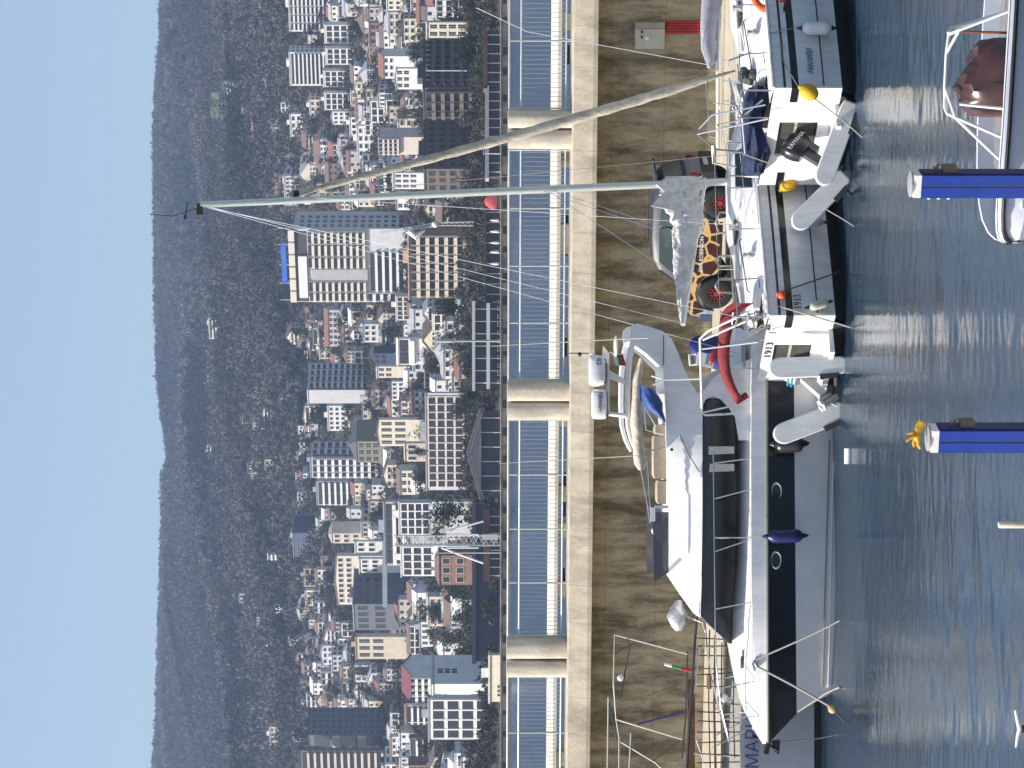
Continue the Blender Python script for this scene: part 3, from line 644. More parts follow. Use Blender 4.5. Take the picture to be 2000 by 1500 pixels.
red = [(1452, 592, 22), (1440, 600, 22), (1424, 615, 18), (1417, 640, 15), (1414, 665, 12), (1413, 690, 12), (1414, 708, 12), (1417, 728, 11), (1424, 748, 10), (1433, 766, 10), (1440, 776, 10), (1438, 786, 4)]
for i, (px, py, w) in enumerate(red):
    d = 50.0 + i * .11; c = PA(px, py, d); ring = []
    for k in range(14):
        g = 2 * PI * k / 14; nn = 1 + .16 * mnoise.noise(Vector((math.cos(g), math.sin(g), i * .5)))
        ring.append(c + Vector((0, math.cos(g) * .12 * nn, math.sin(g) * w * d / F * nn)))
    rings.append(ring)
mb.loft(rings, True, True); mb.box(PA(1448, 778, 51.3), (.13, .16, .30), mx=Matrix.Rotation(R(-32), 3, 'Y'))
wpart(mb, 'folded_bimini_cover', mat('dark_red_canvas', (.20, .022, .028), .85, var=.22, vscale=5, bump=.5, bscale=8), boatA)
# clutter of cordage on the stern quarter of the first boat
mb = MB()
for k in range(22):
    c = PA(1487 + random.uniform(-16, 22), 628 + random.uniform(-22, 22), 49.7 + random.uniform(-.3, .3)); q = c + Vector((random.uniform(-.2, .2), random.uniform(-.2, .2), random.uniform(-.14, .14)))
    mb.tube([c, c.lerp(q, .5) + Vector((0, 0, .06)), q], .018, 5)
wpart(mb, 'coiled_lines', mat('mixed_cordage', (.20, .20, .20), .85, var=.6, vscale=9), boatA)
# ---------------------------------------------------------------- cabin cruiser, bow to the left
def dcy(py): return 55.2 - (py - 640) * .0019
def hby(py): return float(np.interp(py, [600, 1000, 1120, 1220, 1300, 1370, 1420, 1452, 1470], [1.5, 1.55, 1.5, 1.32, 1.02, .62, .28, .05, .02]))
YO = P(1640, 1000, 53); YO.z = 0
Y = thing('cabin_cruiser', 'white flybridge cabin cruiser with black hull band and smoked saloon windows', 'yacht', YO)
STEM = [(1497, 1453), (1556, 1394), (1600, 1367), (1638, 1346), (1665, 1330)]
FR = [1.0, .985, .94, .86, .72]
def yrow(r, t, side):
    v, st = STEM[r]; py = 640 + t * (st - 640); hb = hby(640 + t * (1453 - 640)) * FR[r]; d0 = dcy(py); near = d0 - hb
    vv = v + (3 * t if r == 0 else 0) - (6 * (1 - t) if r in (1,) else 0)
    p = P(vv, py, d0 - 1.5); q = Vector((p.x, near, p.z))
    q = P(vv, py, near)
    if side > 0: q = Vector((q.x, 2 * d0 - near, q.z))
    return q
TY = [i / 40 for i in range(41)]
def yloft(r0, r1):
    mb = MB()
    for s in (-1, 1): mb.loft([[yrow(r, t, s) for r in range(r0, r1 + 1)] for t in TY], False)
    return mb
yloft(0, 1).build('hull_band', BLACK, Y)
mb = yloft(1, 3); mb.add([yrow(r, 0, s) for r, s in ((0, -1), (3, -1), (3, 1), (0, 1))], [(0, 1, 2, 3)]); mb.build('hull', mat('cruiser_topsides', (.66, .66, .66), .3, var=.06, vscale=1.5), Y)
yloft(3, 4).build('antifouled_bottom', ANTI, Y)
for (v0, p0, v1, p1) in ((1620, 860, 1606, 1345), (1628, 900, 1617, 1342)):
    mb = MB(); pts = []
    for i in range(24):
        f = i / 23; py = p0 + (p1 - p0) * f; v = v0 + (v1 - v0) * f
        fr = np.interp(v, [1556, 1600, 1638], [FR[1], FR[2], FR[3]]); tt = (py - 640) / (np.interp(v, [1556, 1600, 1638], [1394, 1367, 1346]) - 640)
        pts.append(P(v, py, dcy(py) - hby(640 + min(1, tt) * 813) * fr - .012))
    mb.tube(pts, .018, 5); mb.build('spray_rail', RUB if v0 == 1620 else GREYW, Y)
mb = MB()
for s in (-1, 1): mb.tube([yrow(0, t, s) + Vector((0, s * .01, 0)) for t in TY], .035, 6)
mb.build('rub_rail', RUB, Y)
# side deck and foredeck
mb = MB(); rings = []
for t in TY:
    py = 640 + t * 808; hb = hby(640 + t * 813); d0 = dcy(py)
    tv = float(np.interp(py, [640, 1150, 1260, 1320, 1380, 1430, 1455], [1434, 1428, 1428, 1438, 1452, 1478, 1494]))
    gv = float(np.interp(py, [640, 1150, 1300, 1400, 1455], [1468, 1468, 1474, 1484, 1496]))
    e = yrow(0, t, -1); z1 = P(gv, py, d0 - hb).z; zc = P(tv, py, d0 - hb * .5).z
    r = [e, Vector((e.x, e.y + .02, z1)), Vector((e.x, d0 - hb * .86, z1 + .01)), Vector((e.x, d0 - hb * .55, zc - .02)), Vector((e.x, d0, zc + .03 * hb))]
    rings.append(r + [Vector((p.x, 2 * d0 - p.y, p.z)) for p in reversed(r[:-1])])
mb.loft(rings, False); mb.build('deck', WHITE, Y, angle=35)
mb = MB(); mb.tube([P(1470, 1150 + i * 12, dcy(1150 + i * 12) - hby(1150 + i * 12) * .97) for i in range(24)], .012, 5); mb.build('deck_line', GREYW, Y)
mb = MB(); mb.loft([[P(1446 + (3 if abs(i - 4) > 2 else 0), 1270 + i * 8, dcy(1270) - hby(1270 + i * 8) * .68), P(1453 - (3 if abs(i - 4) > 2 else 0), 1270 + i * 8, dcy(1270) - hby(1270 + i * 8) * .74)] for i in range(9)], False)
mb.build('foredeck_window', GLASSD, Y)
# saloon window band and roof
LEAN = [True]
def ln(py): return min(1, max(0, (py - 850) / 130)) if LEAN[0] else 0
def ycab(st, inset, name, m, front_cap=True):
    mb = MB(); rings = []
    for py, vt, vb, hw in st:
        d0 = dcy(py); hw -= inset
        zt = P(vt, py, d0 - hw).z; zb = P(vb, py, d0 - hw).z; x = P(vt, py, d0 - hw).x
        ed = min(.10, (zt - zb) * .3)
        r = [Vector((x, d0 - hw, zb)), Vector((x, d0 - hw * (.996 - .32 * ln(py)), zt - ed)), Vector((x, d0 - hw * (.978 - .40 * ln(py)), zt)), Vector((x, d0, zt + .02))]
        rings.append(r + [Vector((p.x, 2 * d0 - p.y, p.z)) for p in reversed(r[:-1])])
    mb.loft(rings, False)
    for rg in (rings[0], rings[-1]): mb.add(rg, [tuple(range(len(rg)))])
    return mb.build(name, m, Y, angle=46)
HW = 1.28; LEAN[0] = False
ycab([(778, 1385, 1410, HW), (784, 1374, 1422, HW), (800, 1371, 1433, HW), (850, 1371, 1441, HW), (950, 1371, 1442, HW), (1050, 1370, 1441, HW), (1110, 1368, 1438, HW * .98), (1160, 1367, 1432, HW * .93), (1200, 1366, 1428, HW * .86), (1230, 1395, 1428, HW * .80), (1257, 1424, 1430, HW * .74)], .03, 'saloon_glazing', mat('saloon_glass', (.010, .012, .016), .07, spec=.6, var=.6, vscale=1.2))
LEAN[0] = True
roof = ycab([(770, 1300, 1374, HW), (800, 1301, 1373, HW), (830, 1302, 1372, HW), (860, 1303, 1372, HW), (880, 1304, 1372, HW), (900, 1305, 1372, HW), (920, 1305, 1372, HW), (940, 1306, 1372, HW), (960, 1306, 1372, HW), (980, 1306, 1372, HW), (1000, 1306, 1372, HW), (1080, 1306, 1371, HW), (1122, 1307, 1370, HW * .97), (1140, 1318, 1370, HW * .95), (1170, 1338, 1369, HW * .91), (1206, 1364, 1368, HW * .85)], 0, 'cabin_roof', WHITE)
for (pa, pb) in ((872, 898), (906, 926)):
    mb = MB(); d = dcy(pa) - HW + .004; mb.prism([P(1384 + (pb - 898) * .1, pa, d), P(1434, pa, d), P(1434, pb, d), P(1384, pb, d)], (0, .02, 0)); mb.build('window_blind', mat('cream_blind', (.60, .57, .50), .8, var=.1, vscale=20), Y, smooth=False)
mb = MB(); mb.tube([P(1425 - i * 12, 800 + i * 1.6 + 8 * math.sin(i), dcy(800) - HW - .004) for i in range(5)], .012, 5); mb.build('wiper', LOUV, Y)
def side_plate(poly, hw, th, name, m, smooth=False):
    for s in (-1, 1):
        mb = MB(); A = []
        for px, py in poly:
            d0 = dcy(py); q = P(px, py, d0 - hw)
            A.append(q if s < 0 else Vector((q.x, 2 * d0 - q.y, q.z)))
        mb.prism(A, (0, -s * th, 0)); mb.build(name, m, Y, smooth=smooth)
side_plate([(1229, 652), (1231, 641), (1237, 634), (1247, 632), (1290, 645), (1302, 652), (1312, 662), (1325, 690), (1340, 730), (1355, 760), (1372, 792), (1372, 850), (1304, 850), (1299, 780), (1296, 724), (1288, 716), (1262, 690), (1244, 678), (1232, 672)], 1.31, .14, 'arch_wing', WHITE)
side_plate([(1345, 738), (1352, 752), (1362, 768), (1375, 762), (1392, 740), (1412, 726), (1440, 712), (1468, 700), (1496, 692), (1496, 860), (1443, 860), (1436, 815), (1424, 797), (1408, 780), (1392, 774), (1378, 780), (1370, 800), (1345, 800)], 1.33, .10, 'cockpit_coaming', WHITE)
mb = MB(); d0 = dcy(760); mb.box(((P(1310, 720, d0).x + P(1310, 1120, d0).x) / 2, d0, P(1309, 900, d0).z), (400 * d0 / F, 2.3, .05)); mb.build('flybridge_floor', GREYW, Y)
mb = MB(); mb.box((P(1440, 780, d0).x + .2, d0, P(1442, 780, d0).z), (2.0, 2.5, .06)); mb.build('cockpit_floor', mat('cockpit_sole', (.35, .33, .29), .7), Y)
mb = MB(); mb.tube([P(1327 + i * 0, 868, dcy(868) - 1.29)] + [P(1310 + a, 800 + b, dcy(800) - HW - .012) for a, b in ((10, 0), (22, 30), (34, 55), (46, 78), (56, 96), (58, 110))][::-1][:0] + [P(1314, 812, dcy(812) - HW - .02)], .004, 4)
mb = MB(); mb.tube([P(*q, dcy(q[1]) - HW - .014) for q in ((1318, 808), (1322, 830), (1332, 860), (1345, 888), (1360, 912), (1367, 922))], .014, 5); mb.build('moulding_line', RUB, Y)
mb = MB(); mb.tube([P(1312, 878, dcy(878) - HW - .03), P(1312, 878, dcy(878) - HW + .02)], .035, 10); mb.build('vent', LOUV, Y)
mb = MB(); mb.tube([P(1296, 655, dcy(655) - 1.32), P(1296, 716, dcy(716) - 1.32)], .012, 4); mb.build('wing_joint', RUB, Y)
# arch bar over the flybridge, radar shelf, aerials
for s in (-1, 1):
    mb = MB(); A = []
    for px, py in ((1243, 662), (1236, 672), (1229, 700), (1226, 740), (1225, 790), (1227, 835), (1234, 862), (1241, 878), (1246, 888)):
        q = P(px, py, dcy(py) - 1.22); A.append(q if s < 0 else Vector((q.x, 2 * dcy(py) - q.y, q.z)))
    mb.tube(A, [.07, .075, .07, .065, .06, .055, .05, .045, .03], 10); mb.build('arch_bar', WHITE, Y)
mb = MB(); q0 = P(1240, 668, dcy(668) - 1.2); mb.tube([q0, q0 + Vector((0, 2.4, 0))], .09, 10); mb.tube([P(1241, 675, 53.3), P(1262, 690, 53.3), P(1296, 722, 53.3)], .06, 8); mb.build('arch_beam', WHITE, Y)
mb = MB(); mb.prism([P(1183, 722, 53.6), P(1190, 722, 53.6), P(1222, 742, 53.6), P(1222, 752, 53.6), P(1190, 738, 53.6)], (0, .3, 0)); mb.tube([P(1187, 700, 53.6), P(1187, 800, 53.6)], .035, 8); mb.tube([P(1187, 800, 53.6), P(1190, 808, 53.6), P(1222, 812, 53.6)], .05, 8); mb.tube([P(1187, 702, 53.6), P(1152, 690, 53.6)], .02, 6)
mb.build('radar_bracket', WHITE2, Y, smooth=False)
mb = MB(); mb.prism([P(1178, 675, 53.4), P(1190, 690, 53.4), P(1190, 712, 53.4), P(1184, 708, 53.4), P(1176, 695, 53.4)], (0, .03, 0)); mb.build('radar_reflector', WHITE, Y, smooth=False)
mb = MB(); mb.sphere(P(1203, 676, 53.3), .235, 16, 8, (1, 1, .22)); mb.build('satellite_dome', mat('cream_plastic', (.72, .68, .58), .4), Y)
mb = MB(); mb.tube([P(1266, 660, 53.0), P(1200, 663, 53.0), P(960, 676, 53.0)], [.018, .012, .007], 6); mb.build('whip_aerial', mat('aerial_white', (.70, .70, .60), .5), Y)
mb = MB(); mb.tube([P(1245, 890, 53.0), P(975, 905, 53.0)], [.012, .006], 6); mb.build('whip_aerial', mat('aerial_white', (.70, .70, .60), .5), Y)
mb = MB(); mb.tube([P(1112, 690, 53.2), P(1150, 690, 53.2)], .012, 5); mb.sphere(P(1132, 692, 53.2), .05, 10, 8, (1, 1, .9)); mb.build('horn', mat('dark_fitting', (.03, .03, .03), .6), Y)
# items stowed on the flybridge
BEIGE = mat('beige_vinyl', (.42, .34, .26), .75, var=.12, vscale=4)
for pa, pb, va, vb in ((830, 850, 1280, 1306), (852, 935, 1277, 1306), (940, 985, 1284, 1306)):
    mb = MB(); d = 53.9; A = [P(va + 2, pa, d), P(va, pa + 6, d), P(va, pb - 6, d), P(va + 3, pb, d), P(vb, pb, d), P(vb, pa, d)]; mb.prism(A, (0, .7, 0)); mb.build('flybridge_seat', BEIGE, Y, angle=30)
mb = MB(); rings = []
for i, (px, py, w) in enumerate(((1252, 700, 4), (1248, 720, 7), (1244, 745, 9), (1244, 775, 9), (1243, 800, 10), (1244, 830, 11), (1246, 860, 11), (1248, 885, 12), (1250, 905, 12), (1252, 918, 5))):
    c = P(px, py, 53.5); rings.append([c + Vector((0, math.cos(2 * PI * k / 14) * .15, math.sin(2 * PI * k / 14) * w * .0112)) * (1 + .28 * mnoise.noise(Vector((k * .8, i * 1.3, 2)))) if False else c + Vector((0, math.cos(2 * PI * k / 14) * .15, math.sin(2 * PI * k / 14) * w * .0112 * (1 + .3 * mnoise.noise(Vector((k * .8, i * 1.3, 2)))))) for k in range(14)])
mb.loft(rings, True, True); mb.build('folded_canopy', mat('tan_canvas', (.58, .50, .40), .85, var=.2, vscale=5, bump=.6, bscale=9), Y)
for pts in ([(1252, 918), (1262, 970), (1270, 1022)], [(1265, 900), (1268, 960), (1272, 1020)], [(1242, 720), (1262, 800), (1280, 830)], [(1255, 760), (1262, 840), (1300, 850)], [(1258, 905), (1272, 880), (1300, 872)]):
    mb = MB(); mb.tube([P(a, b, 53.4) for a, b in pts], .018, 6); mb.build('canopy_strut', CHROME, Y)
PLEX = mat('smoked_plexiglass', (.14, .13, .15), .15, spec=.6); PLEX.node_tree.nodes['Principled BSDF'].inputs['Alpha'].default_value = .8
for s in (-1, 1):
    mb = MB(); A = []
    for px, py in ((1276, 1000), (1275, 1020), (1276, 1090), (1277, 1135), (1282, 1133), (1306, 1118), (1306, 1000)):
        d0 = dcy(py); q = P(px, py, d0 - 1.1); A.append(q if s < 0 else Vector((q.x, 2 * d0 - q.y, q.z)))
    mb.prism(A, (0, -s * .02, 0)); mb.build('windscreen', PLEX, Y, smooth=False)
mb = MB(); mb.quad(P(1277, 1136, 53.3), P(1307, 1118, 53.3), P(1307, 1118, 55.2), P(1277, 1136, 55.2)); mb.build('windscreen', PLEX, Y, smooth=False)
mb = MB(); mb.prism([P(1275, 1036, 53.7), P(1276, 1044, 53.7), P(1294, 1062, 53.7), P(1306, 1064, 53.7), P(1306, 1020, 53.7), P(1290, 1024, 53.7)], (0, .5, 0)); mb.build('helm_seat', WHITE2, Y, angle=30)
mb = MB(); mb.box(P(1292, 990, 53.25), (.06, .08, .30)); mb.box(P(1275, 1005, 53.2), (.3, .06, .10)); mb.build('helm_console', WHITE2, Y)
# bow rail
mb = MB()
for s in (-1, 1):
    A = []
    for py in list(range(880, 1441, 20)) + [1452]:
        v = float(np.interp(py, [880, 1290, 1380, 1452], [1393, 1398, 1408, 1425])); d0 = dcy(py); hb = hby(min(1440, py)) * .93 + .02; q = P(v, py, d0 - hb); A.append(q if s < 0 else Vector((q.x, 2 * d0 - q.y, q.z)))
    mb.tube(A, .017, 6)
mb.build('bow_rail', CHROME, Y)
for py, pd in ((905, 895), (975, 955), (1050, 1050), (1078, 1052), (1190, 1175), (1345, 1330), (1405, 1398)):
    for s in (-1, 1):
        v = float(np.interp(py, [880, 1290, 1380, 1452], [1393, 1398, 1408, 1425])); gv = float(np.interp(pd, [640, 1300, 1400], [1466, 1474, 1484])); d0 = dcy(py); hb = hby(py) * .93
        a = P(v, py, d0 - hb); b = P(gv, pd, d0 - hb)
        if s > 0: a.y = 2 * d0 - a.y; b.y = 2 * d0 - b.y
        mb = MB(); mb.tube([a, b], .015, 6); mb.build('rail_stanchion', CHROME, Y)
# portholes, anchor, cleat, wrapped bow searchlight
for py, v in ((960, 1517), (1094, 1516)):
    mb = MB(); c = P(v, py, dcy(py) - hby(py) * .995 - .012); rg = [[c + Vector((math.cos(2 * PI * k / 20) * .18 * f, -.012 * (f == 1), math.sin(2 * PI * k / 20) * .105 * f)) for k in range(20)] for f in (1.12, 1.0, .86)]
    mb.loft(rg, True); o = mb.build('porthole', CHROME, Y); mb = MB(); mb.add([c + Vector((math.cos(2 * PI * k / 20) * .155, .004, math.sin(2 * PI * k / 20) * .09)) for k in range(20)], [tuple(range(20))]); mb.build('pane', GLASSD, o)
mb = MB(); mb.box(P(1500, 1450, dcy(1450)), (.5, .22, .10), mx=Matrix.Rotation(R(12), 3, 'Y')); mb.tube([P(1500, 1452, dcy(1450)), P(1512, 1462, dcy(1450)), P(1520, 1466, dcy(1450))], .03, 6); mb.prism([P(1508, 1448, dcy(1450)), P(1524, 1446, dcy(1450)), P(1522, 1474, dcy(1450)), P(1511, 1466, dcy(1450))], (0, .14, 0)); mb.build('anchor', mat('dark_anchor', (.05, .05, .055), .45, .6), Y)
mb = MB(); mb.tube([P(1478, 1285, 52.9), P(1470, 1296, 52.9), P(1474, 1310, 52.9)], .03, 6); mb.tube([P(1474, 1296, 52.9), P(1482, 1304, 52.9)], .04, 6); mb.build('cleat', CHROME, Y)
# canisters standing on the radar shelf
def canister(pa, pb, v0, v1, tilt, label, txt):
    t = thing('canister', label, 'canister', P(v1, (pa + pb) / 2, 53.6), 0, 'canisters over the cruiser arch'); mb = MB(); rings = []
    for f, sx in ((0, .88), (.08, .98), (.5, 1.0), (.85, .97), (.97, .86), (1, .7)):
        v = v1 + (v0 - v1) * f; c = P(v + tilt * 0, (pa + pb) / 2, 53.6); hx = abs(pb - pa) / 2 * 53.6 / F * sx; hy = .24 * sx
        rings.append([c + Vector((hx * math.copysign(abs(math.cos(g)) ** .45, math.cos(g)), hy * math.copysign(abs(math.sin(g)) ** .45, math.sin(g)), 0)) for g in [2 * PI * k / 24 for k in range(24)]])
    mb.loft(rings, True, True); mb.build('shell', WHITE, t)
    mb = MB(); mb.box(P(v1 - 1, (pa + pb) / 2, 53.6), (abs(pb - pa) * .8 * 53.6 / F, .40, .05)); mb.build('base_tray', mat('dark_metal', (.07, .07, .075), .5, .5), t)
    o = worldloc(t); q = P(v1 - 8, pa + 5, 53.6) - o
    text_part('lettering', txt, .16, LETT, t, frame_mx((q.x, -.247, q.z + .10), (-1, 0, 0), (0, 0, -1)), squash=.9)
canister(694, 755, 1150, 1181, 0, 'white moulded canister marked R2 above the cruiser arch', 'R2')
canister(760, 819, 1155, 1184, 0, 'white moulded canister lettered Nimorr above the cruiser arch', 'Nimorr')
mb = MB(); rings = []
for i, (px, py, w) in enumerate(((1250, 752, 3), (1262, 757, 11), (1270, 770, 17), (1274, 785, 20), (1280, 800, 16), (1288, 812, 10), (1296, 822, 4))):
    c = P(px, py, 53.35); rings.append([c + Vector((math.sin(2 * PI * k / 14) * .03, math.cos(2 * PI * k / 14) * .18, math.sin(2 * PI * k / 14) * w * .0112 * (1 + .35 * mnoise.noise(Vector((k * .9, i * 1.1, 5)))))) for k in range(14)])
mb.loft(rings, True, True); solo(mb, 'blue_bag', [mat('blue_nylon', (.02, .07, .28), .6, var=.4, vscale=4, bump=.6, bscale=9)], 'crumpled blue nylon bag on the flybridge under the cruiser arch', 'bag')
t = thing('flag', 'small white, green and red flag hanging behind the radar plate of the cruiser', 'flag', P(1222, 700, 53.9))
for nm, m_, a, b in (('white_stripe', WHITE2, 1196, 1203), ('green_stripe', mat('flag_green', (.02, .25, .08), .8), 1203, 1209), ('red_stripe', mat('flag_red', (.45, .02, .03), .8), 1209, 1216)):
    mb = MB(); rg = []
    for i in range(7): rg.append([P(a + i * 1.1, 690 + i * 4, 53.9 + .04 * math.sin(i * 1.4)), P(b + i * 1.1, 690 + i * 4, 53.9 + .04 * math.sin(i * 1.4 + .5))])
    mb.loft(rg, False); mb.build(nm, m_, t)
mb = MB(); mb.tube([P(1222, 694, 53.9), P(1190, 688, 53.9)], .01, 5); mb.build('staff', WHITE2, t)
# ---------------------------------------------------------------- work boat behind the cruiser's bow
TB = thing('work_boat', 'grey white boat with blue lettering and rusty railings at the bottom edge of the picture', 'boat', (-7.6, 56.2, 0))
GB = mat('grey_boat_paint', (.46, .48, .51), .5, var=.08, vscale=2)
def tbx(px, py, d): return P(px, py, d)
mb = MB(); rg = []
for py, v0, hw in ((1240, 1520, .15), (1262, 1475, .35), (1300, 1452, .75), (1360, 1448, 1.15), (1450, 1446, 1.35), (1560, 1446, 1.4), (1700, 1446, 1.35)):
    dn = 56.3 - hw * .9; rg.append([P(v0, py, dn), P(1590, py + (6 if py < 1300 else 0), dn + .08)] )
rgf = [[Vector((a.x, 112.6 - a.y, a.z)) for a in r] for r in rg]
mb.loft(rg, False); mb.loft(rgf, False); mb.build('hull', GB, TB)
mb = MB(); rb = [[r[1], r[1] + Vector((0, .06, -.55))] for r in rg]; mb.loft(rb, False); mb.loft([[Vector((a.x, 112.6 - a.y, a.z)) for a in r] for r in rb], False); mb.build('boot_stripe', ANTI, TB)
mb = MB(); mb.loft([[r[0] + Vector((0, .02, -.02)), Vector((r[0].x, 112.6 - r[0].y, r[0].z - .02))] for r in rg], False); mb.build('deck', mat('worn_deck', (.30, .28, .24), .8, var=.3), TB)
q = P(1481, 1502, 54.98); text_part('boat_name', 'МАРИЯ', .41, LETB, TB, Matrix.Translation(q - Vector(TB.location)) @ frame_mx((0, -.02, .0), (1, 0, 0), (0, 0, 1)), squash=1.0)
RUST = mat('rusty_steel', (.20, .09, .04), .85, var=.6, vscale=7)
mb = MB(); mb.box((P(1350, 1440, 55.2) + P(1350, 1440, 55.2)) / 2, (2.6, .10, .16)); mb.build('canopy_beam', BROWNW, TB)
DPIPE = mat('dark_pipe', (.035, .035, .04), .5)
def tpipe(pts, r=.022, m=DPIPE, name='frame_tube', d=55.0):
    mb = MB(); mb.tube([P(a, b, d if len(c) == 0 else c[0]) for a, b, *c in pts], r, 6); mb.build(name, m, TB)
tpipe([(1361, 1205), (1355, 1290), (1346, 1420), (1340, 1520)], .032); tpipe([(1343, 1272), (1339, 1400), (1332, 1480)], .018)
PALEP = mat('pale_pipe', (.55, .55, .50), .5, .3)
tpipe([(1198, 1335), (1200, 1240), (1344, 1278)], .018, PALEP); tpipe([(1198, 1335), (1203, 1405), (1332, 1444)], .020, PALEP); tpipe([(1188, 1362), (1186, 1520)], .018, PALEP); tpipe([(1203, 1405), (1210, 1448), (1280, 1490), (1310, 1520)], .016, PALEP); tpipe([(1232, 1432), (1228, 1520)], .018, PALEP); tpipe([(1209, 1446), (1209, 1520)], .018, PALEP)
tpipe([(1225, 1246), (1230, 1262), (1212, 1362)], .018); tpipe([(1190, 1372), (1205, 1446)], .016); tpipe([(1242, 1254), (1200, 1276)], .01); tpipe([(1336, 1390), (1245, 1415)], .022, LETB); tpipe([(1337, 1332), (1262, 1360)], .012, RUST); tpipe([(1330, 1445), (1270, 1490)], .014, RUST)
tpipe([(1356, 1355), (1366, 1268), (1374, 1262), (1395, 1264)], .02, PALEP)
# railing of the work boat: rails and uprights
for v, a, b, m_ in ((1386, 1230, 1500, DPIPE), (1396, 1240, 1520, DPIPE), (1410, 1255, 1520, DPIPE), (1434, 1280, 1480, DPIPE), (1398, 1270, 1520, RUST)):
    tpipe([(v, a), (v - 2, (a + b) / 2), (v + 1, b)], .016, m_, 'rail')
for py in (1246, 1262, 1280, 1305, 1318, 1340, 1371, 1390, 1408, 1430, 1451, 1472, 1490):
    tpipe([(1362, py), (1445, py + random.uniform(-6, 6))], .016, RUST if py % 2 else DPIPE, 'rail_upright')
for a, b in (((1360, 1445), (1385, 1520)), ((1392, 1390), (1436, 1355)), ((1393, 1439), (1450, 1410)), ((1392, 1460), (1470, 1420)), ((1355, 1472), (1445, 1478))): tpipe([a, b], .016, PALEP, 'brace')
mb = MB(); mb.tube([P(1385, 1318, 54.9), P(1385, 1345, 54.9)], .06, 6); mb.build('fender_board', BROWNW, TB)
for py, v, s in ((1365, 1412, .13), (1371, 1428, .07)):
    mb = MB(); mb.sphere(P(v, py, 55.1), s, 12, 8); solo(mb, 'float', [WHITE2], 'round white float hung in the railing of the work boat, the %s one' % ('larger' if s > .1 else 'smaller'), 'float')
mb = MB(); mb.sphere(P(1212, 1324, 55.0), .075, 12, 8); solo(mb, 'deck_lamp', [mat('lamp_white', (.85, .85, .85), .3)], 'white round deck lamp hanging from a thin boom over the work boat', 'lamp')
t = thing('pennant', 'thin rolled white green and red flag on the work boat canopy', 'flag', P(1352, 1314, 54.9))
for a, b, m_, nm in (((1298, 1297), (1312, 1301), WHITE2, 'white_part'), ((1312, 1301), (1330, 1306), mat('flag_green', (.02, .25, .08), .8), 'green_part'), ((1330, 1306), (1352, 1311), mat('flag_red', (.45, .02, .03), .8), 'red_part')):
    mb = MB(); mb.tube([P(*a, 54.9), P(*b, 54.9)], .035, 8); mb.build(nm, m_, t)
mb = MB(); rings = []
for i, (px, py, w) in enumerate(((1308, 1216, 3), (1309, 1206, 10), (1312, 1195, 15), (1318, 1184, 15), (1328, 1178, 11), (1338, 1180, 6))):
    pass
for i in range(8):
    f = i / 7; c = P(1326 - 4 * math.sin(f * PI), 1232 - 60 * f, 54.6); w = (.06 + .16 * math.sin(PI * min(1, f * 1.05 + .02)))
    rings.append([c + Vector((0, math.cos(2 * PI * k / 14) * w * .8, math.sin(2 * PI * k / 14) * w * (1 + .35 * mnoise.noise(Vector((k * .8, i * .9, 9)))))) for k in range(14)])
mb.loft(rings, True, True); mb.tube([P(1332, 1200, 54.6), P(1372, 1216, 54.6), P(1378, 1235, 54.6)], .02, 6)
solo(mb, 'wrapped_searchlight', [mat('silver_wrap', (.46, .47, .49), .35, .4, var=.35, vscale=5, bump=.8, bscale=9)], 'bundle wrapped in silvery plastic on a bracket in front of the cruiser windscreen', 'wrapped equipment')
# ---------------------------------------------------------------- small boat in the near foreground
SBT = thing('motor_boat', 'small white open boat with tubular rail with a brown tarpaulin, partly behind a blue pedestal', 'boat', (2.3, 34.6, 0))
mb = MB(); rg = []; ri = []
for py, v, hw in ((474, 1962, .02), (465, 1953, .16), (450, 1949, .32), (420, 1948, .52), (385, 1950, .66), (330, 1954, .80), (250, 1960, .90), (150, 1966, .95), (50, 1972, .95), (-60, 1978, .92), (-200, 1986, .85)):
    dn = 35.1 - hw; e = P(v, py, dn); lo = Vector((e.x, dn + .10, -.15)); rg.append([e, e + Vector((0, -.03, -.07)), lo]); ri.append([e + Vector((0, 0, .012)), e + Vector((0, .09, .012)), e + Vector((0, .10, -.22))])
for q in (rg, ri): 
    mb.loft(q, False); mb.loft([[Vector((p.x, 70.2 - p.y, p.z)) for p in r] for r in q], False)
mb.build('hull', mat('pale_blue_gelcoat', (.62, .65, .72), .35, var=.06), SBT)
mb = MB(); mb.tube([r[1] + Vector((0, -.02, 0)) for r in rg], .035, 6); mb.tube([Vector((r[1].x, 70.2 - r[1].y + .02, r[1].z)) for r in rg], .035, 6); mb.build('rubbing_strake', mat('black_rubber', (.02, .02, .022), .6), SBT)
mb = MB(); mb.loft([[r[2], Vector((r[2].x, 70.2 - r[2].y, r[2].z))] for r in ri], False); mb.build('floor', mat('grey_boat_floor', (.20, .20, .20), .8, var=.2), SBT)
for py in (395, 352, 300): 
    mb = MB(); c = P(1985, py, 35.0); mb.box(c, (.25, 1.0, .05)); mb.build('thwart', GREYW, SBT)
WR = .022
for pts in ([(1970, 22, 34.4), (1875, 58, 34.6), (1853, 68, 34.9), (1848, 108, 34.9), (1845, 175, 34.9), (1845, 210, 34.9), (1850, 222, 34.9), (1865, 229, 34.7), (1940, 300, 34.5), (1975, 330, 34.4)],
            [(1968, 22, 35.6), (1876, 50, 35.4), (1858, 54, 35.3), (1852, 65, 35.2)], [(1848, 105, 34.9), (1872, 62, 34.7)], [(1846, 172, 34.9), (1866, 228, 34.7)], [(1866, 229, 34.7), (1956, 268, 34.4)], [(1852, 66, 35.0), (1876, 58, 34.7)], [(1874, 203, 34.3), (1960, 212, 34.25)]):
    mb = MB(); mb.tube([P(*p) for p in pts], WR, 8); mb.build('rail_tube', WTUBE, SBT)
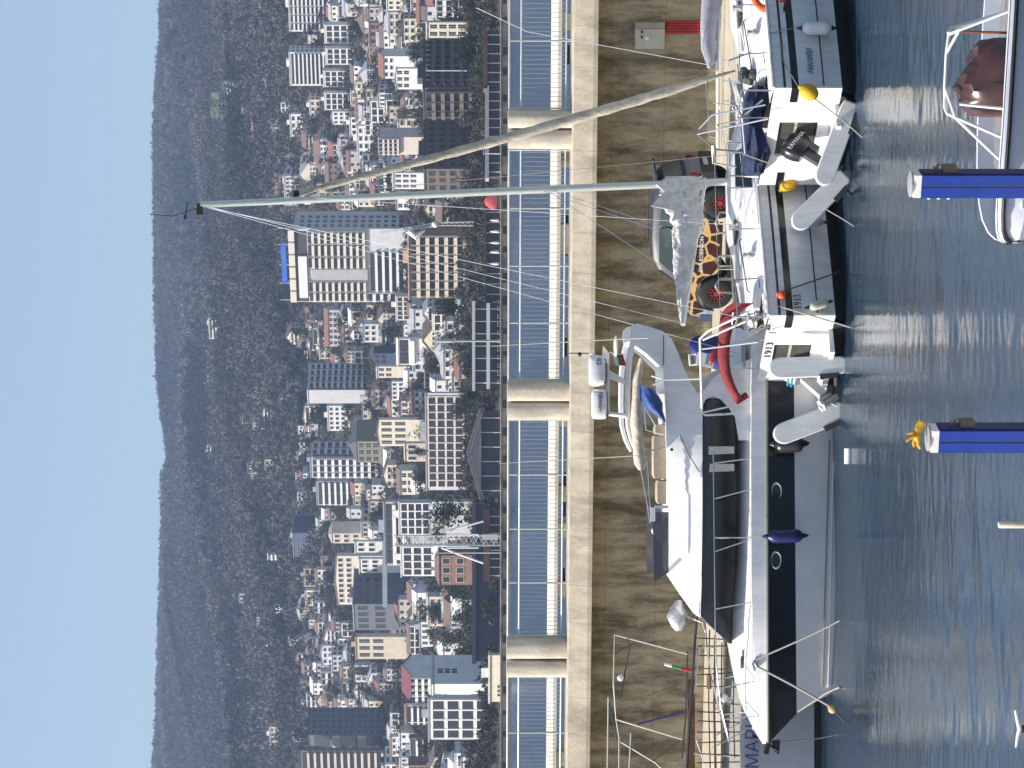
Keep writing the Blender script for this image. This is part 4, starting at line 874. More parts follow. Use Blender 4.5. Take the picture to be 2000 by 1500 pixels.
mb = MB(); mb.tube([P(1878, 62, 34.6), P(1968, 64, 34.6)], .02, 6); mb.build('wooden_strut', mat('red_brown_wood', (.25, .06, .03), .6), SBT)
# brown tarpaulin over the engine
mb = MB(); rings = []
prof = [(80, 1912, .35), (95, 1900, .45), (112, 1896, .5), (130, 1886, .5), (150, 1876, .5), (170, 1870, .48), (185, 1871, .45), (200, 1876, .4), (212, 1888, .35), (226, 1897, .2)]
for i, (py, v, hw) in enumerate(prof):
    top = P(v, py, 34.9); bz = P(1985, py, 34.9).z; r = []
    for k in range(11):
        g = PI * k / 10; nn = 1 + .22 * mnoise.noise(Vector((i * .7, k * .8, 3.0)))
        r.append(Vector((top.x, 34.9 - math.cos(g) * hw * nn, bz + (top.z - bz) * (math.sin(g) ** .45) * (1 if k in (0, 5, 10) else (1 + .1 * math.sin(i * 2 + k * 1.7))))))
    rings.append(r)
mb.loft(rings, False); mb.add(rings[0], [tuple(range(11))]); mb.add(rings[-1], [tuple(range(11))])
solo(mb, 'tarpaulin', [mat('brown_vinyl', (.075, .035, .032), .28, var=.15, vscale=2, bump=.25, bscale=4)], 'shiny dark brown tarpaulin draped over the gear of the near small boat', 'tarpaulin')
# ---------------------------------------------------------------- service pedestals, pontoon, pile
mb = MB(); mb.box((0, 29.4, .42), (60, 4.6, .22)); mb.box((0, 29.4, .2), (60, 4.2, .3)); po = mb.build('pontoon', mat('pontoon_deck', (.36, .33, .29), .8, var=.2, vscale=3), smooth=False); tag(po, kind='structure')
BLU = mat('blue_powder_coat', (.011, .044, .30), .42, var=.14, vscale=3); BLU_SHADE = mat('shaded_blue_panel', (.02, .02, .10), .45)
def pedestal(py, vtop, label, d=31.2):
    c = P(vtop, py, d); base = Vector((c.x, d, .53)); t = thing('service_pedestal', label, 'service pedestal', base, R(-19), 'service pedestals on the pontoon')
    h = c.z - .53; w = .30; dp = .30
    for x in (-.078, .078):
        mb = MB(); mb.box((x, -.02, (h - .20) / 2), (.134, dp, h - .20)); mb.build('front_panel', BLU, t, local=True, smooth=False)
    mb = MB(); mb.box((0, -.002, (h - .20) / 2), (.022, dp - .02, h - .20)); mb.build('centre_strip', mat('grey_trim', (.30, .30, .31), .5), t, local=True, smooth=False)
    mb = MB(); mb.box((0, .0, h - .205), (.30, dp + .02, .02)); mb.build('dark_collar', BLKM, t, local=True, smooth=False)
    mb = MB(); mb.box((0, -.005, h - .145), (.29, dp, .095)); mb.build('lamp_head', WHITE2, t, local=True, smooth=False)
    mb = MB(); mb.tube([(0, -.005, h - .098), (0, -.005, h - .072), (0, -.005, h - .064)], [.165, .17, .15], 20); mb.build('cap', mat('grey_cap', (.33, .32, .31), .5), t, local=True)
    mb = MB(); mb.box((.155, .0, (h - .22) / 2), (.02, dp - .06, h - .22)); mb.build('side_panel', BLU_SHADE, t, local=True, smooth=False)  # the shade on this flank is put into a darker blue
    mb = MB(); mb.box((.20, 0, h - .56), (.09, .16, .18)); mb.build('socket_box', mat('olive_plastic', (.13, .12, .08), .6), t, local=True)
    mb = MB(); mb.tube([(.16, 0, h - .40), (.235, 0, h - .40), (.26, 0, h - .44)], .018, 8); mb.tube([(.20, -.05, h - .36), (.215, .05, h - .36)], .012, 6); mb.tube([(.20, 0, h - .40), (.205, 0, h - .35)], .01, 6); mb.build('tap', mat('brass', (.30, .20, .10), .4, .7), t, local=True)
    for k in range(3):
        mb = MB(); mb.box((-.165, 0, h - .33 - .125 * k), (.03, .07, .045)); mb.tube([(-.15, 0, h - .325 - .125 * k), (-.20, 0, h - .325 - .125 * k)], .022, 8); mb.build('mooring_hook', WHITE2, t, local=True)
    for k in range(2):
        mb = MB(); mb.box((-.158, 0, h - .72 - .17 * k), (.012, .2, .12)); mb.build('socket_flap', WHITE2, t, local=True)
    return t
pedestal(359, 1766, 'blue dock service pedestal with a bare white lamp head and nothing on top')
pedestal(855, 1800, 'blue dock service pedestal with a yellow glove on top')
# yellow work glove lying on the left pedestal: palm and five fingers
g0 = P(1800, 852, 31.2); mb = MB()
mb.sphere(g0 + Vector((.0, 0, .055)), .075, 12, 8, (1.0, .75, .62))
for pts in ([(.03, 0, .07), (.05, 0, .12), (.03, 0, .18)], [(.0, -.03, .08), (-.02, -.03, .15), (-.07, -.03, .20)], [(-.03, .02, .07), (-.09, .02, .10), (-.14, .02, .09)], [(-.04, -.03, .05), (-.11, -.03, .05), (-.16, -.03, .02)], [(.04, -.02, .05), (.10, -.03, .06), (.14, -.03, .02)]):
    mb.tube([g0 + Vector(p) for p in pts], [.026, .023, .015], 8)
mb.tube([g0 + Vector((.05, 0, .05)), g0 + Vector((.12, .0, .03)), g0 + Vector((.17, 0, -.01))], [.05, .055, .06], 10)
solo(mb, 'work_glove', [mat('yellow_rubber', (.62, .33, .02), .6, var=.3, vscale=12)], 'crumpled yellow work glove lying on top of a blue pedestal', 'glove')
mb = MB(); c = P(1950, 1025, 31.9); mb.tube([c + Vector((0, 0, -1.5)), c + Vector((0, 0, -.02)), c], [.045, .045, .04], 12)
solo(mb, 'mooring_pole', [mat('pale_weathered_pole', (.62, .56, .44), .8, var=.35, vscale=4, stretch=(1, 1, .3))], 'short pale weathered pole standing out of the water at the picture right edge', 'pole')
t = thing('bollard', 'white horned mooring bollard in the bottom right corner of the picture', 'bollard', (P(1985, 1424, 31.9).x, 31.9, .2))
c = P(1992, 1424, 31.9) - Vector(t.location); mb = MB(); mb.tube([(0, 0, -.4), (0, 0, c.z - .02)], .05, 10); mb.build('post', BLKM, t, local=True)
mb = MB(); mb.tube([(-.24, 0, c.z + .05), (-.1, 0, c.z + .03), (0, 0, c.z), (.1, 0, c.z + .03), (.245, 0, c.z + .06)], [.016, .024, .034, .024, .016], 8); mb.build('horn', WHITE2, t, local=True)
# ---------------------------------------------------------------- fenders, buoys, ropes
def fender(name, a, b, r, m, endm, label, cat='fender', grp=None):
    a, b = Vector(a), Vector(b); t = thing(name, label, cat, b); mb = MB(); n = 9; pts = []; rr = []
    for i in range(n):
        f = i / (n - 1); pts.append(a.lerp(b, f)); rr.append(r * (1 - abs(2 * f - 1) ** 6 * .75))
    mb.tube(pts, rr, 14); mb.build('body', m, t)
    u = (b - a).normalized(); mb = MB()
    mb.tube([a - u * .10, a], [.02, r * .4], 8); mb.tube([b, b + u * .10], [r * .4, .02], 8); mb.build('end_eye', endm, t)
    return t
NAVY = mat('navy_fender', (.012, .012, .09), .35)
fender('fender', B_(1566, 55, -1.66, -.2), B_(1624, 55, -1.66, -.2), .14, WHITE2, DARKN, 'white cylindrical fender hanging beside the script name of the blue covered sailboat')
fender('fender', A_(1552, 434, -1.66, -.16), A_(1610, 434, -1.66, -.16), .10, mat('grey_fender', (.35, .35, .34), .6), DARKN, 'grey fender hanging amidships on the sailboat numbered 1913')
fender('fender', A_(1580, 600, -1.66, -.16), A_(1618, 590, -1.66, -.16), .10, mat('cream_fender', (.55, .54, .44), .6, var=.15), DARKN, 'cream fender hanging beside the number 1913 near the stern')
fender('fender', P(1498, 1048, 52.6), P(1570, 1046, 52.6), .155, NAVY, NAVY, 'navy blue fender hanging between the two portholes of the cruiser')
fender('fender', P(1512, 868, 53.0), P(1572, 866, 52.9), .20, BLKM, BLKM, 'black fender low on the hull of the cruiser behind the lowered rudder')
YEL = mat('yellow_buoy', (.72, .42, .01), .5, var=.12, vscale=20, bump=.3, bscale=40)
def buoy(c, r, sc, ang, m, label, cat='buoy'):
    t = thing('buoy', label, cat, Vector(c)); mb = MB(); mb.sphere(Vector(c), r, 16, 12, sc, Matrix.Rotation(ang, 3, 'Y')); mb.build('body', m, t)
    u = Matrix.Rotation(ang, 3, 'Y') @ Vector((0, 0, 1)); mb = MB(); mb.tube([Vector(c) + u * r * sc[2] * .92, Vector(c) + u * r * (sc[2] + .22)], [.06, .03], 8); mb.build('eye', m, t); return t
buoy(B_(1580, 180, -1.7, -.25), .165, (1, 1, 1.25), R(30), YEL, 'yellow oval buoy slung on the hull corner beside the black outboard')
buoy(A_(1540, 361, -1.66, -.3), .155, (1, 1, 1.35), R(-35), YEL, 'yellow oval buoy hanging beside the hull number boat, at the far end from its number')
buoy(A_(1527, 576, -1.66, -.18), .10, (1, 1, .95), R(10), mat('orange_ball', (.70, .10, .03), .5, var=.15, vscale=15), 'small orange ball float on the hull edge beside the number 1913')
buoy(P(1626, 1385, 51.6), .095, (1, 1, .95), R(40), mat('tan_float', (.60, .42, .18), .6, var=.3, vscale=10), 'small tan mooring float on the bow line of the cruiser')
mb = MB(); c = P(1652, 891, 51.0); c.z = .03; mb.tube([c + Vector((-.16, 0, 0)), c + Vector((.16, 0, 0))], .085, 12); solo(mb, 'floating_can', [WHITE2], 'white plastic can floating beside the black fender of the cruiser', 'float')
# orange lifebuoy at the right edge
mb = MB(); c = B_(1502, -10, -1.62, -.12); rings = []
for i in range(28):
    a = 2 * PI * i / 28; o = c + Vector((math.cos(a) * .31, 0, math.sin(a) * .31)); u = Vector((math.cos(a), 0, math.sin(a)))
    rings.append([o + u * .075 * math.cos(2 * PI * k / 10) + Vector((0, .05 * math.sin(2 * PI * k / 10), 0)) for k in range(10)])
rings.append(rings[0]); mb.loft(rings, True); solo(mb, 'lifebuoy', [mat('orange_lifebuoy', (.75, .12, .03), .5)], 'orange lifebuoy hung on a sailboat, cut by the top edge of the picture', 'lifebuoy')
mb = MB(); c = B_(1534, 20, -1.675); mb.add([c + Vector((math.cos(2 * PI * k / 20) * .16, 0, math.sin(2 * PI * k / 20) * .05)) for k in range(20)], [tuple(range(20))]); wpart(mb, 'porthole', mat('dark_red_glass', (.05, .012, .014), .15), boatB)
rope('mooring_line', [P(1476, 1288, 52.6), P(1640, 1212, 51.6)], .022, ROPEM, 'grey mooring line from the cruiser foredeck cleat slanting aft over the black hull band', .05)
rope('mooring_line', [P(1478, 1302, 52.6), P(1626, 1383, 51.7)], .026, ROPEM, 'pale mooring line from the cruiser foredeck cleat to the tan float', .04)
rope('mooring_line', [P(1630, 1388, 51.6), P(1652, 1412, 51.4)], .02, ROPED, 'dark short line from the tan float down into the water', .0)
rope('mooring_line', [P(1558, 1390, 53.2), P(1616, 1352, 52.7), P(1640, 1342, 52.3)], .024, ROPEM, 'pale line along the stem of the cruiser', .0)
rope('mooring_line', [P(1525, 1450, 53.6), P(1600, 1442, 53.0), P(1640, 1434, 52.4)], .014, ROPED, 'thin dark line hanging from the cruiser anchor into the water', 0)
rope('mooring_line', [B_(1590, 192, -1.7, -.25), P(1684, 268, 49.4)], .016, ROPEM, 'thin line running from the yellow oval buoy past the raised rudder into the water', .03)
rope('mooring_line', [P(1600, 402, 51.0), P(1668, 442, 50.3)], .014, ROPEM, 'thin line from the raised rudder down to the water beside the grey fender', .02)
rope('mooring_line', [A_(1520, 598, -1.66, -.05), P(1662, 640, 50.6)], .020, ROPEM, 'pale line from the stern corner of the sailboat 1913 down to the water', .02)
rope('mooring_line', [A_(1538, 566, -1.66, -.1), A_(1640, 530, -1.6, -.1)], .016, mat('rope_brown', (.12, .07, .06), .9), 'brown line slanting over the hull from the orange ball float', .02)
rope('fender_line', [P(1495, 1048, 52.6), P(1394, 1052, 53.2)], .010, ROPEM, 'thin line holding the navy blue fender to the bow rail', 0)
rope('fender_line', [B_(1562, 52, -1.7, -.1), B_(1500, 66, -1.66)], .010, ROPEM, 'thin line holding the white fender of the sailboat with the script name', 0)
rope('buoy_line', [B_(1558, 168, -1.7, -.1), B_(1530, 120, -1.7, -.05), B_(1522, 66, -1.7, -.03)], .010, ROPEM, 'thin white line from the yellow oval buoy up to the sailboat deck', 0)
# ---------------------------------------------------------------- things on the quay: car, goods, pipes
CZ = ZW(1.85)
car_c = P(1440, 462, 59.2); car_c.z = CZ
PSIC = R(180 - 24)
CAR = thing('parked_car', 'small grey off-road car with giraffe print side, parked on the quay by the wall', 'car', car_c, PSIC)
CGREY = mat('car_paint_grey', (.23, .26, .30), .3, coat=.5, var=.04); CROOF = mat('car_roof_dark', (.035, .043, .058), .45); TYRE = mat('tyre_rubber', (.018, .018, .018), .85); RIMR = mat('red_rim', (.26, .03, .03), .5, var=.3, vscale=9)
CG = mat('car_glass', (.05, .075, .075), .05, spec=.8)
# local: x forward, y left (towards the camera), z up
def carprof(y): 
    return [(-1.78, .52), (-1.84, .72), (-1.80, 1.0), (-1.66, 1.16), (.72, 1.18), (1.50, 1.10), (1.78, .98), (1.84, .70), (1.80, .48)]
mb = MB(); low = []
arch = lambda cx: [(cx + .46 * math.cos(a), .40 + .46 * math.sin(a)) for a in [PI * k / 10 for k in range(11)]]
out = [(1.80, .48), (1.84, .70), (1.78, .98), (1.50, 1.12), (.72, 1.22), (-1.66, 1.22), (-1.80, 1.04), (-1.84, .72), (-1.78, .50)]
side = out + list(reversed(arch(-1.15))) + list(reversed(arch(1.15)))
side = [(x, z) for x, z in side]
bmx = bmesh.new(); vs = [bmx.verts.new((x, .80 - .05 * max(0, (z - 1.0)) - (.10 if abs(x) > 1.7 else 0), z)) for x, z in side]; f = bmx.faces.new(vs)
vs2 = [bmx.verts.new((v.co.x, -v.co.y, v.co.z)) for v in vs]; bmx.faces.new(list(reversed(vs2)))
for i in range(len(vs)): 
    j = (i + 1) % len(vs); bmx.faces.new((vs[i], vs2[i], vs2[j], vs[j]))
bmesh.ops.recalc_face_normals(bmx, faces=bmx.faces); me = bpy.data.meshes.new('body'); bmx.to_mesh(me); bmx.free(); me.materials.append(CGREY)
o = bpy.data.objects.new('body', me); COL.objects.link(o); o.parent = CAR
bv = o.modifiers.new('bevel', 'BEVEL'); bv.width = .05; bv.segments = 2; bv.limit_method = 'ANGLE'; bv.angle_limit = R(35)
mb = MB(); rg = []
for x, w, z in ((-1.74, .70, 1.2), (-1.62, .69, 1.66), (-1.45, .67, 1.86), (-1.0, .66, 1.94), (-.2, .66, 1.95), (.35, .65, 1.90), (.62, .64, 1.78), (1.02, .70, 1.2)):
    rg.append([(x, .76, 1.205), (x, w + .05 * (1.95 - z), max(1.21, z - .10)), (x, w - .08, z), (x, -w + .08, z), (x, -w - .05 * (1.95 - z), max(1.21, z - .10)), (x, -.76, 1.205)])
mb.loft(rg, False); mb.add(rg[0], [tuple(range(6))]); mb.add(rg[-1], [tuple(range(6))]); mb.build('cabin', CROOF, CAR, local=True, angle=35)
for s in (1, -1):
    for pts in ([(-1.45, 1.27), (-1.35, 1.74), (-.55, 1.80), (-.55, 1.27)], [(-.47, 1.27), (-.47, 1.80), (.38, 1.78), (.80, 1.27)]):
        mb = MB(); mb.prism([(x, s * (.765 - .1 * (z - 1.2)), z) for x, z in pts], (0, s * .012, 0)); mb.build('side_window', CG, CAR, local=True, smooth=False)
mb = MB(); mb.prism([(-1.752, -.55, 1.28), (-1.752, .55, 1.28), (-1.655, .5, 1.70), (-1.655, -.5, 1.70)], (-.012, 0, 0)); mb.build('rear_window', CG, CAR, local=True, smooth=False)
mb = MB(); mb.prism([(1.0, -.6, 1.26), (1.0, .6, 1.26), (.66, .54, 1.76), (.66, -.54, 1.76)], (.015, 0, .01)); mb.build('windscreen', CG, CAR, local=True, smooth=False)
mb = MB(); mb.box((-1.62, 0, 1.90), (.34, 1.2, .05)); mb.build('rear_spoiler', CROOF, CAR, local=True)
for y in (.50, -.50):
    mb = MB(); mb.tube([(-1.3, y, 1.95), (-1.25, y, 1.985), (.25, y, 1.985), (.3, y, 1.93)], .016, 6); mb.build('roof_rail', LOUV, CAR, local=True)
for y in (.66, -.66):
    mb = MB(); mb.sphere((-1.80, y, .98), .11, 10, 8, (.5, .9, 1.3)); mb.build('tail_lamp', mat('tail_lamp_red', (.20, .01, .015), .2), CAR, local=True)
mb = MB(); mb.box((-1.83, 0, .66), (.16, 1.52, .30)); mb.build('rear_bumper', mat('black_plastic', (.02, .022, .022), .6), CAR, local=True)
mb = MB(); mb.box((1.82, 0, .62), (.16, 1.50, .26)); mb.build('front_bumper', mat('blue_grey_plastic', (.06, .10, .18), .5), CAR, local=True)
mb = MB(); mb.box((-1.917, .0, .70), (.01, .5, .11)); mb.build('number_plate', mat('plate_white', (.6, .6, .58), .5), CAR, local=True, smooth=False)
mb = MB(); mb.box((0, .77, .33), (1.3, .07, .07)); mb.build('sill_guard', mat('black_plastic', (.02, .022, .022), .6), CAR, local=True)
mb = MB(); mb.box((.72, .90, 1.28), (.12, .16, .14)); mb.build('wing_mirror', CROOF, CAR, local=True)
def wheel(x, y):
    s = 1 if y > 0 else -1; mb = MB(); pr = [(.20, -.12), (.33, -.13), (.385, -.10), (.395, 0), (.385, .10), (.33, .13), (.20, .12)]
    rg = [[(x + r * math.cos(2 * PI * k / 28), y + w, .395 + r * math.sin(2 * PI * k / 28)) for r, w in pr] for k in range(29)]
    mb.loft(rg, False); wo_ = mb.build('wheel', TYRE, CAR, local=True)
    hb_ = MB(); hb_.tube([(x, y + s * .05, .395), (x, y + s * .075, .395)], .22, 20); hb_.build('hub_plate', mat('dark_metal', (.07, .07, .075), .5, .5), wo_, local=True)
    rm = MB()
    for k in range(6):
        a = 2 * PI * k / 6; cx_, cz_ = x + .155 * math.cos(a), .395 + .155 * math.sin(a); rm.loft([[(cx_ + r__ * math.cos(q), y + s * dd__, cz_ + r__ * math.sin(q)) for q in [2 * PI * k2 / 10 for k2 in range(11)]] for r__, dd__ in ((.062, .07), (.062, .115), (.036, .115), (.030, .06))], False)
    rm.tube([(x, y + s * .07, .395), (x, y + s * .125, .395)], .07, 10); rm.build('rim', RIMR, wo_, local=True)
for x in (-1.15, 1.15):
    for y in (.74, -.74): wheel(x, y)
# giraffe printed film on the near side, with its white emblem and lettering
gm = bpy.data.materials.new('giraffe_print'); gm.use_nodes = True; nt = gm.node_tree; b = nt.nodes['Principled BSDF']; b.inputs['Roughness'].default_value = .4
tc = nt.nodes.new('ShaderNodeTexCoord'); vo = nt.nodes.new('ShaderNodeTexVoronoi'); vo.feature = 'DISTANCE_TO_EDGE'; vo.inputs['Scale'].default_value = 3.3; vo.inputs['Randomness'].default_value = 1.0
nz_ = nt.nodes.new('ShaderNodeTexNoise'); nz_.inputs['Scale'].default_value = 4; mxv = nt.nodes.new('ShaderNodeMix'); mxv.data_type = 'VECTOR'; mxv.inputs['Factor'].default_value = .10; nt.links.new(tc.outputs['Object'], nz_.inputs['Vector']); nt.links.new(tc.outputs['Object'], mxv.inputs['A']); nt.links.new(nz_.outputs['Color'], mxv.inputs['B']); nt.links.new(mxv.outputs['Result'], vo.inputs['Vector']); rp = nt.nodes.new('ShaderNodeValToRGB'); rp.color_ramp.elements[0].position = .07; rp.color_ramp.elements[0].color = (.62, .42, .17, 1); rp.color_ramp.elements[1].position = .10; rp.color_ramp.elements[1].color = (.055, .018, .012, 1)
nt.links.new(vo.outputs['Distance'], rp.inputs['Fac']); nt.links.new(rp.outputs['Color'], b.inputs['Base Color'])
mb = MB(); pts = [(-.64, .36), (.64, .36)] + [(1.15 + .50 * math.cos(a), .40 + .50 * math.sin(a)) for a in (PI * .93, PI * .8, PI * .65, PI * .5, PI * .35, PI * .2)] + [(1.70, .72), (1.70, 1.0), (.8, 1.17), (-.75, 1.17)] + [(-1.15 + .50 * math.cos(a), .40 + .50 * math.sin(a)) for a in (PI * .3, PI * .18, PI * .07)]
mb.prism([(x, .806 - .05 * max(0, z - 1.0), z) for x, z in pts], (0, .004, 0)); gp = mb.build('printed_panel', gm, CAR, local=True, smooth=False)
text_part('lettering', 'SIVA ROBINSON', .135, LETW, gp, frame_mx((.60, .815, .74), (-1, 0, 0), (0, 0, 1)), squash=.92)
mb = MB()
for r in (.07, .13, .19): 
    mb.tube([(.28 + r * 1.2 * math.cos(a), .815, 1.13 - r * math.sin(a)) for a in [PI * k / 12 for k in range(13)]], .017, 6)
mb.tube([(.02, .815, 1.14), (-.02, .815, 1.0)], .018, 6); mb.tube([(-.10, .815, 1.14), (-.12, .815, 1.0)], .018, 6)
mb.build('emblem', LETW, gp, local=True)
# blue goods and packets on the quay between cruiser and car
BT = mat('blue_tarp', (.02, .03, .20), .5, var=.5, vscale=4, bump=.6, bscale=8)
mb = MB(); mb.sphere(P(1385, 688, 57.8), .5, 18, 12, (.85, .5, .9)); 
for v in mb.v: 
    v += Vector((mnoise.noise(v * 2.5), 0, mnoise.noise(v * 2.5 + Vector((9, 0, 0))))) * .22; v.z = max(CZ + .003, v.z)
solo(mb, 'tarp_heap', [BT], 'heap of blue tarpaulin on the quay between the cruiser and the car', 'tarpaulin')
t = thing('bottle_pack', 'white handled pack with turquoise label in front of the blue tarpaulin heap', 'packet', P(1378, 705, 57.2)); c = P(1378, 703, 57.2)
mb = MB(); mb.box(c, (.30, .2, .40), mx=Matrix.Rotation(R(12), 3, 'Y')); mb.tube([c + Vector((-.10, 0, .2)), c + Vector((-.12, 0, .36)), c + Vector((.12, 0, .38)), c + Vector((.14, 0, .22))], .03, 8); mb.build('pack', WHITE2, t)
mb = MB(); mb.box(c + Vector((.02, -.11, -.07)), (.26, .01, .14), mx=Matrix.Rotation(R(12), 3, 'Y')); mb.build('label', mat('turquoise_print', (.05, .42, .62), .5), t)
mb = MB(); c = P(1392, 697, 57.0); mb.sphere(c, .13, 12, 8, (1.5, .6, .6), Matrix.Rotation(R(20), 3, 'Y')); solo(mb, 'red_float', [mat('red_plastic', (.45, .03, .03), .4)], 'red plastic float beside the white pack in front of the blue heap', 'float')
mb = MB(); mb.tube([P(1402, -60, 60.5), P(1402, 290, 61.6)], .05, 10); solo(mb, 'quay_pipe', [mat('cream_pipe', (.74, .70, .58), .5)], 'long cream pipe lying along the wall foot, below the red conduits', 'pipe')
for k, (a, b) in enumerate(((415, 455), (500, 520), (545, 572))):
    mb = MB(); q0 = P(1436, a, 58.0); q1 = P(1436, b, 58.1); mb.tube([Vector((q0.x, q0.y, CZ)), Vector((q0.x, q0.y, CZ + .4)), Vector(((q0.x + q1.x) / 2, q0.y, CZ + .5)), Vector((q1.x, q1.y, CZ + .4)), Vector((q1.x, q1.y, CZ))], .03, 8)
    solo(mb, 'quay_hoop', [CHROME], ['wide bent steel hoop on the quay edge under the car tail', 'narrow bent steel hoop on the quay edge in front of the giraffe print', 'bent steel hoop on the quay edge beside the car front wheel'][k], 'hoop', 'steel hoops on the quay edge')
# ================================================================= the town across the bay
WALLC = {'white': (.80, .79, .76), 'cream': (.74, .66, .52), 'pink': (.66, .56, .51), 'grey': (.42, .42, .42), 'pale grey': (.60, .60, .60), 'brown': (.26, .15, .11), 'dark grey': (.13, .14, .16), 'beige': (.62, .54, .42), 'lilac grey': (.52, .50, .52), 'navy': (.05, .07, .14), 'olive': (.20, .19, .13), 'yellow': (.66, .58, .40), 'umber_shade': (.13, .105, .085)}
ROOFC = {'red tile': (.19, .085, .065), 'brown tile': (.14, .092, .078), 'grey': (.30, .31, .32), 'dark': (.07, .07, .08), 'maroon': (.14, .04, .06), 'slate': (.28, .31, .36), 'pale': (.6, .58, .54), 'tan': (.42, .30, .20)}
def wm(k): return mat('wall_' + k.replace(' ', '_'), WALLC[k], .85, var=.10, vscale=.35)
def rm_(k): return mat('roof_' + k.replace(' ', '_'), ROOFC[k], .85, var=.22, vscale=.6)
PANE = mat('town_glass', (.030, .034, .042), .25, var=.5, vscale=.7); PANEB = mat('town_blue_glass', (.04, .07, .13), .15)
SLABW = mat('balcony_white', (.78, .77, .74), .8); SLABC = mat('balcony_cream', (.72, .66, .56), .8); RECESS = mat('balcony_recess', (.07, .06, .055), .9)
PROTO = {}
def proto(kind, w, h, fm):
    key = (kind, round(w, 1), round(h, 1), fm.name)
    if key in PROTO: return PROTO[key]
    w, h = key[1], key[2]; mb = MB()
    if kind in ('window', 'bluewin'):
        mb.cur = 0; mb.box((0, -.03, h * .55), (w * .55, .06, h * .5))
        mb.cur = 1; mb.box((0, -.09, h * .27), (w * .66, .18, .12)); mb.box((-w * .30, -.06, h * .55), (.10, .12, h * .56)); mb.box((w * .30, -.06, h * .55), (.10, .12, h * .56)); mb.box((0, -.06, h * .82), (w * .62, .12, .10))
    elif kind == 'french':
        mb.cur = 0; mb.box((0, -.03, h * .45), (w * .5, .06, h * .74)); mb.cur = 1; mb.box((0, -.05, h * .85), (w * .6, .10, .12)); mb.box((0, -.07, h * .45), (.09, .08, h * .74))
    elif kind == 'balcony':            # slab, parapet, partition, flat dark panel coloured as the recess shade
        mb.cur = 0; mb.box((0, -.04, h * .56), (w * .94, .08, h * .86))
        mb.cur = 1; mb.box((0, -.65, .06), (w * .98, 1.3, .16)); mb.box((-w * .05, -1.25, h * .22), (w * .82, .09, h * .36)); mb.box((w * .46, -.6, h * .5), (.14, 1.2, h * .98))
    elif kind == 'ribbon':             # one storey: dark glazing band and a projecting slab
        mb.cur = 0; mb.box((0, -.04, h * .58), (w * .97, .08, h * .62)); mb.cur = 1; mb.box((0, -.55, .12), (w, 1.1, h * .34))
    elif kind == 'frame':              # pale piers round a glazed bay
        mb.cur = 0; mb.box((0, -.04, h * .5), (w * .8, .08, h * .72)); mb.cur = 1; mb.box((w * .47, -.14, h * .5), (w * .12, .28, h)); mb.box((0, -.12, h * .95), (w, .24, h * .16))
    me = mb.mesh(kind, [PANEB if kind == 'bluewin' else PANE, fm], smooth=False); PROTO[key] = me; return me
NAMEP = {'window': 'window', 'bluewin': 'window', 'french': 'balcony_door', 'balcony': 'balcony', 'ribbon': 'window_band', 'frame': 'window_bay'}
def dground(v, p, lo=610., hi=1900.):
    for _ in range(34):
        d = (lo + hi) / 2
        if VH - (float(zg((750 - p) * d / F, d)) - H) * F / d > v: lo = d
        else: hi = d
    return lo
TOWN = []          # (rows, cols, landmark name)
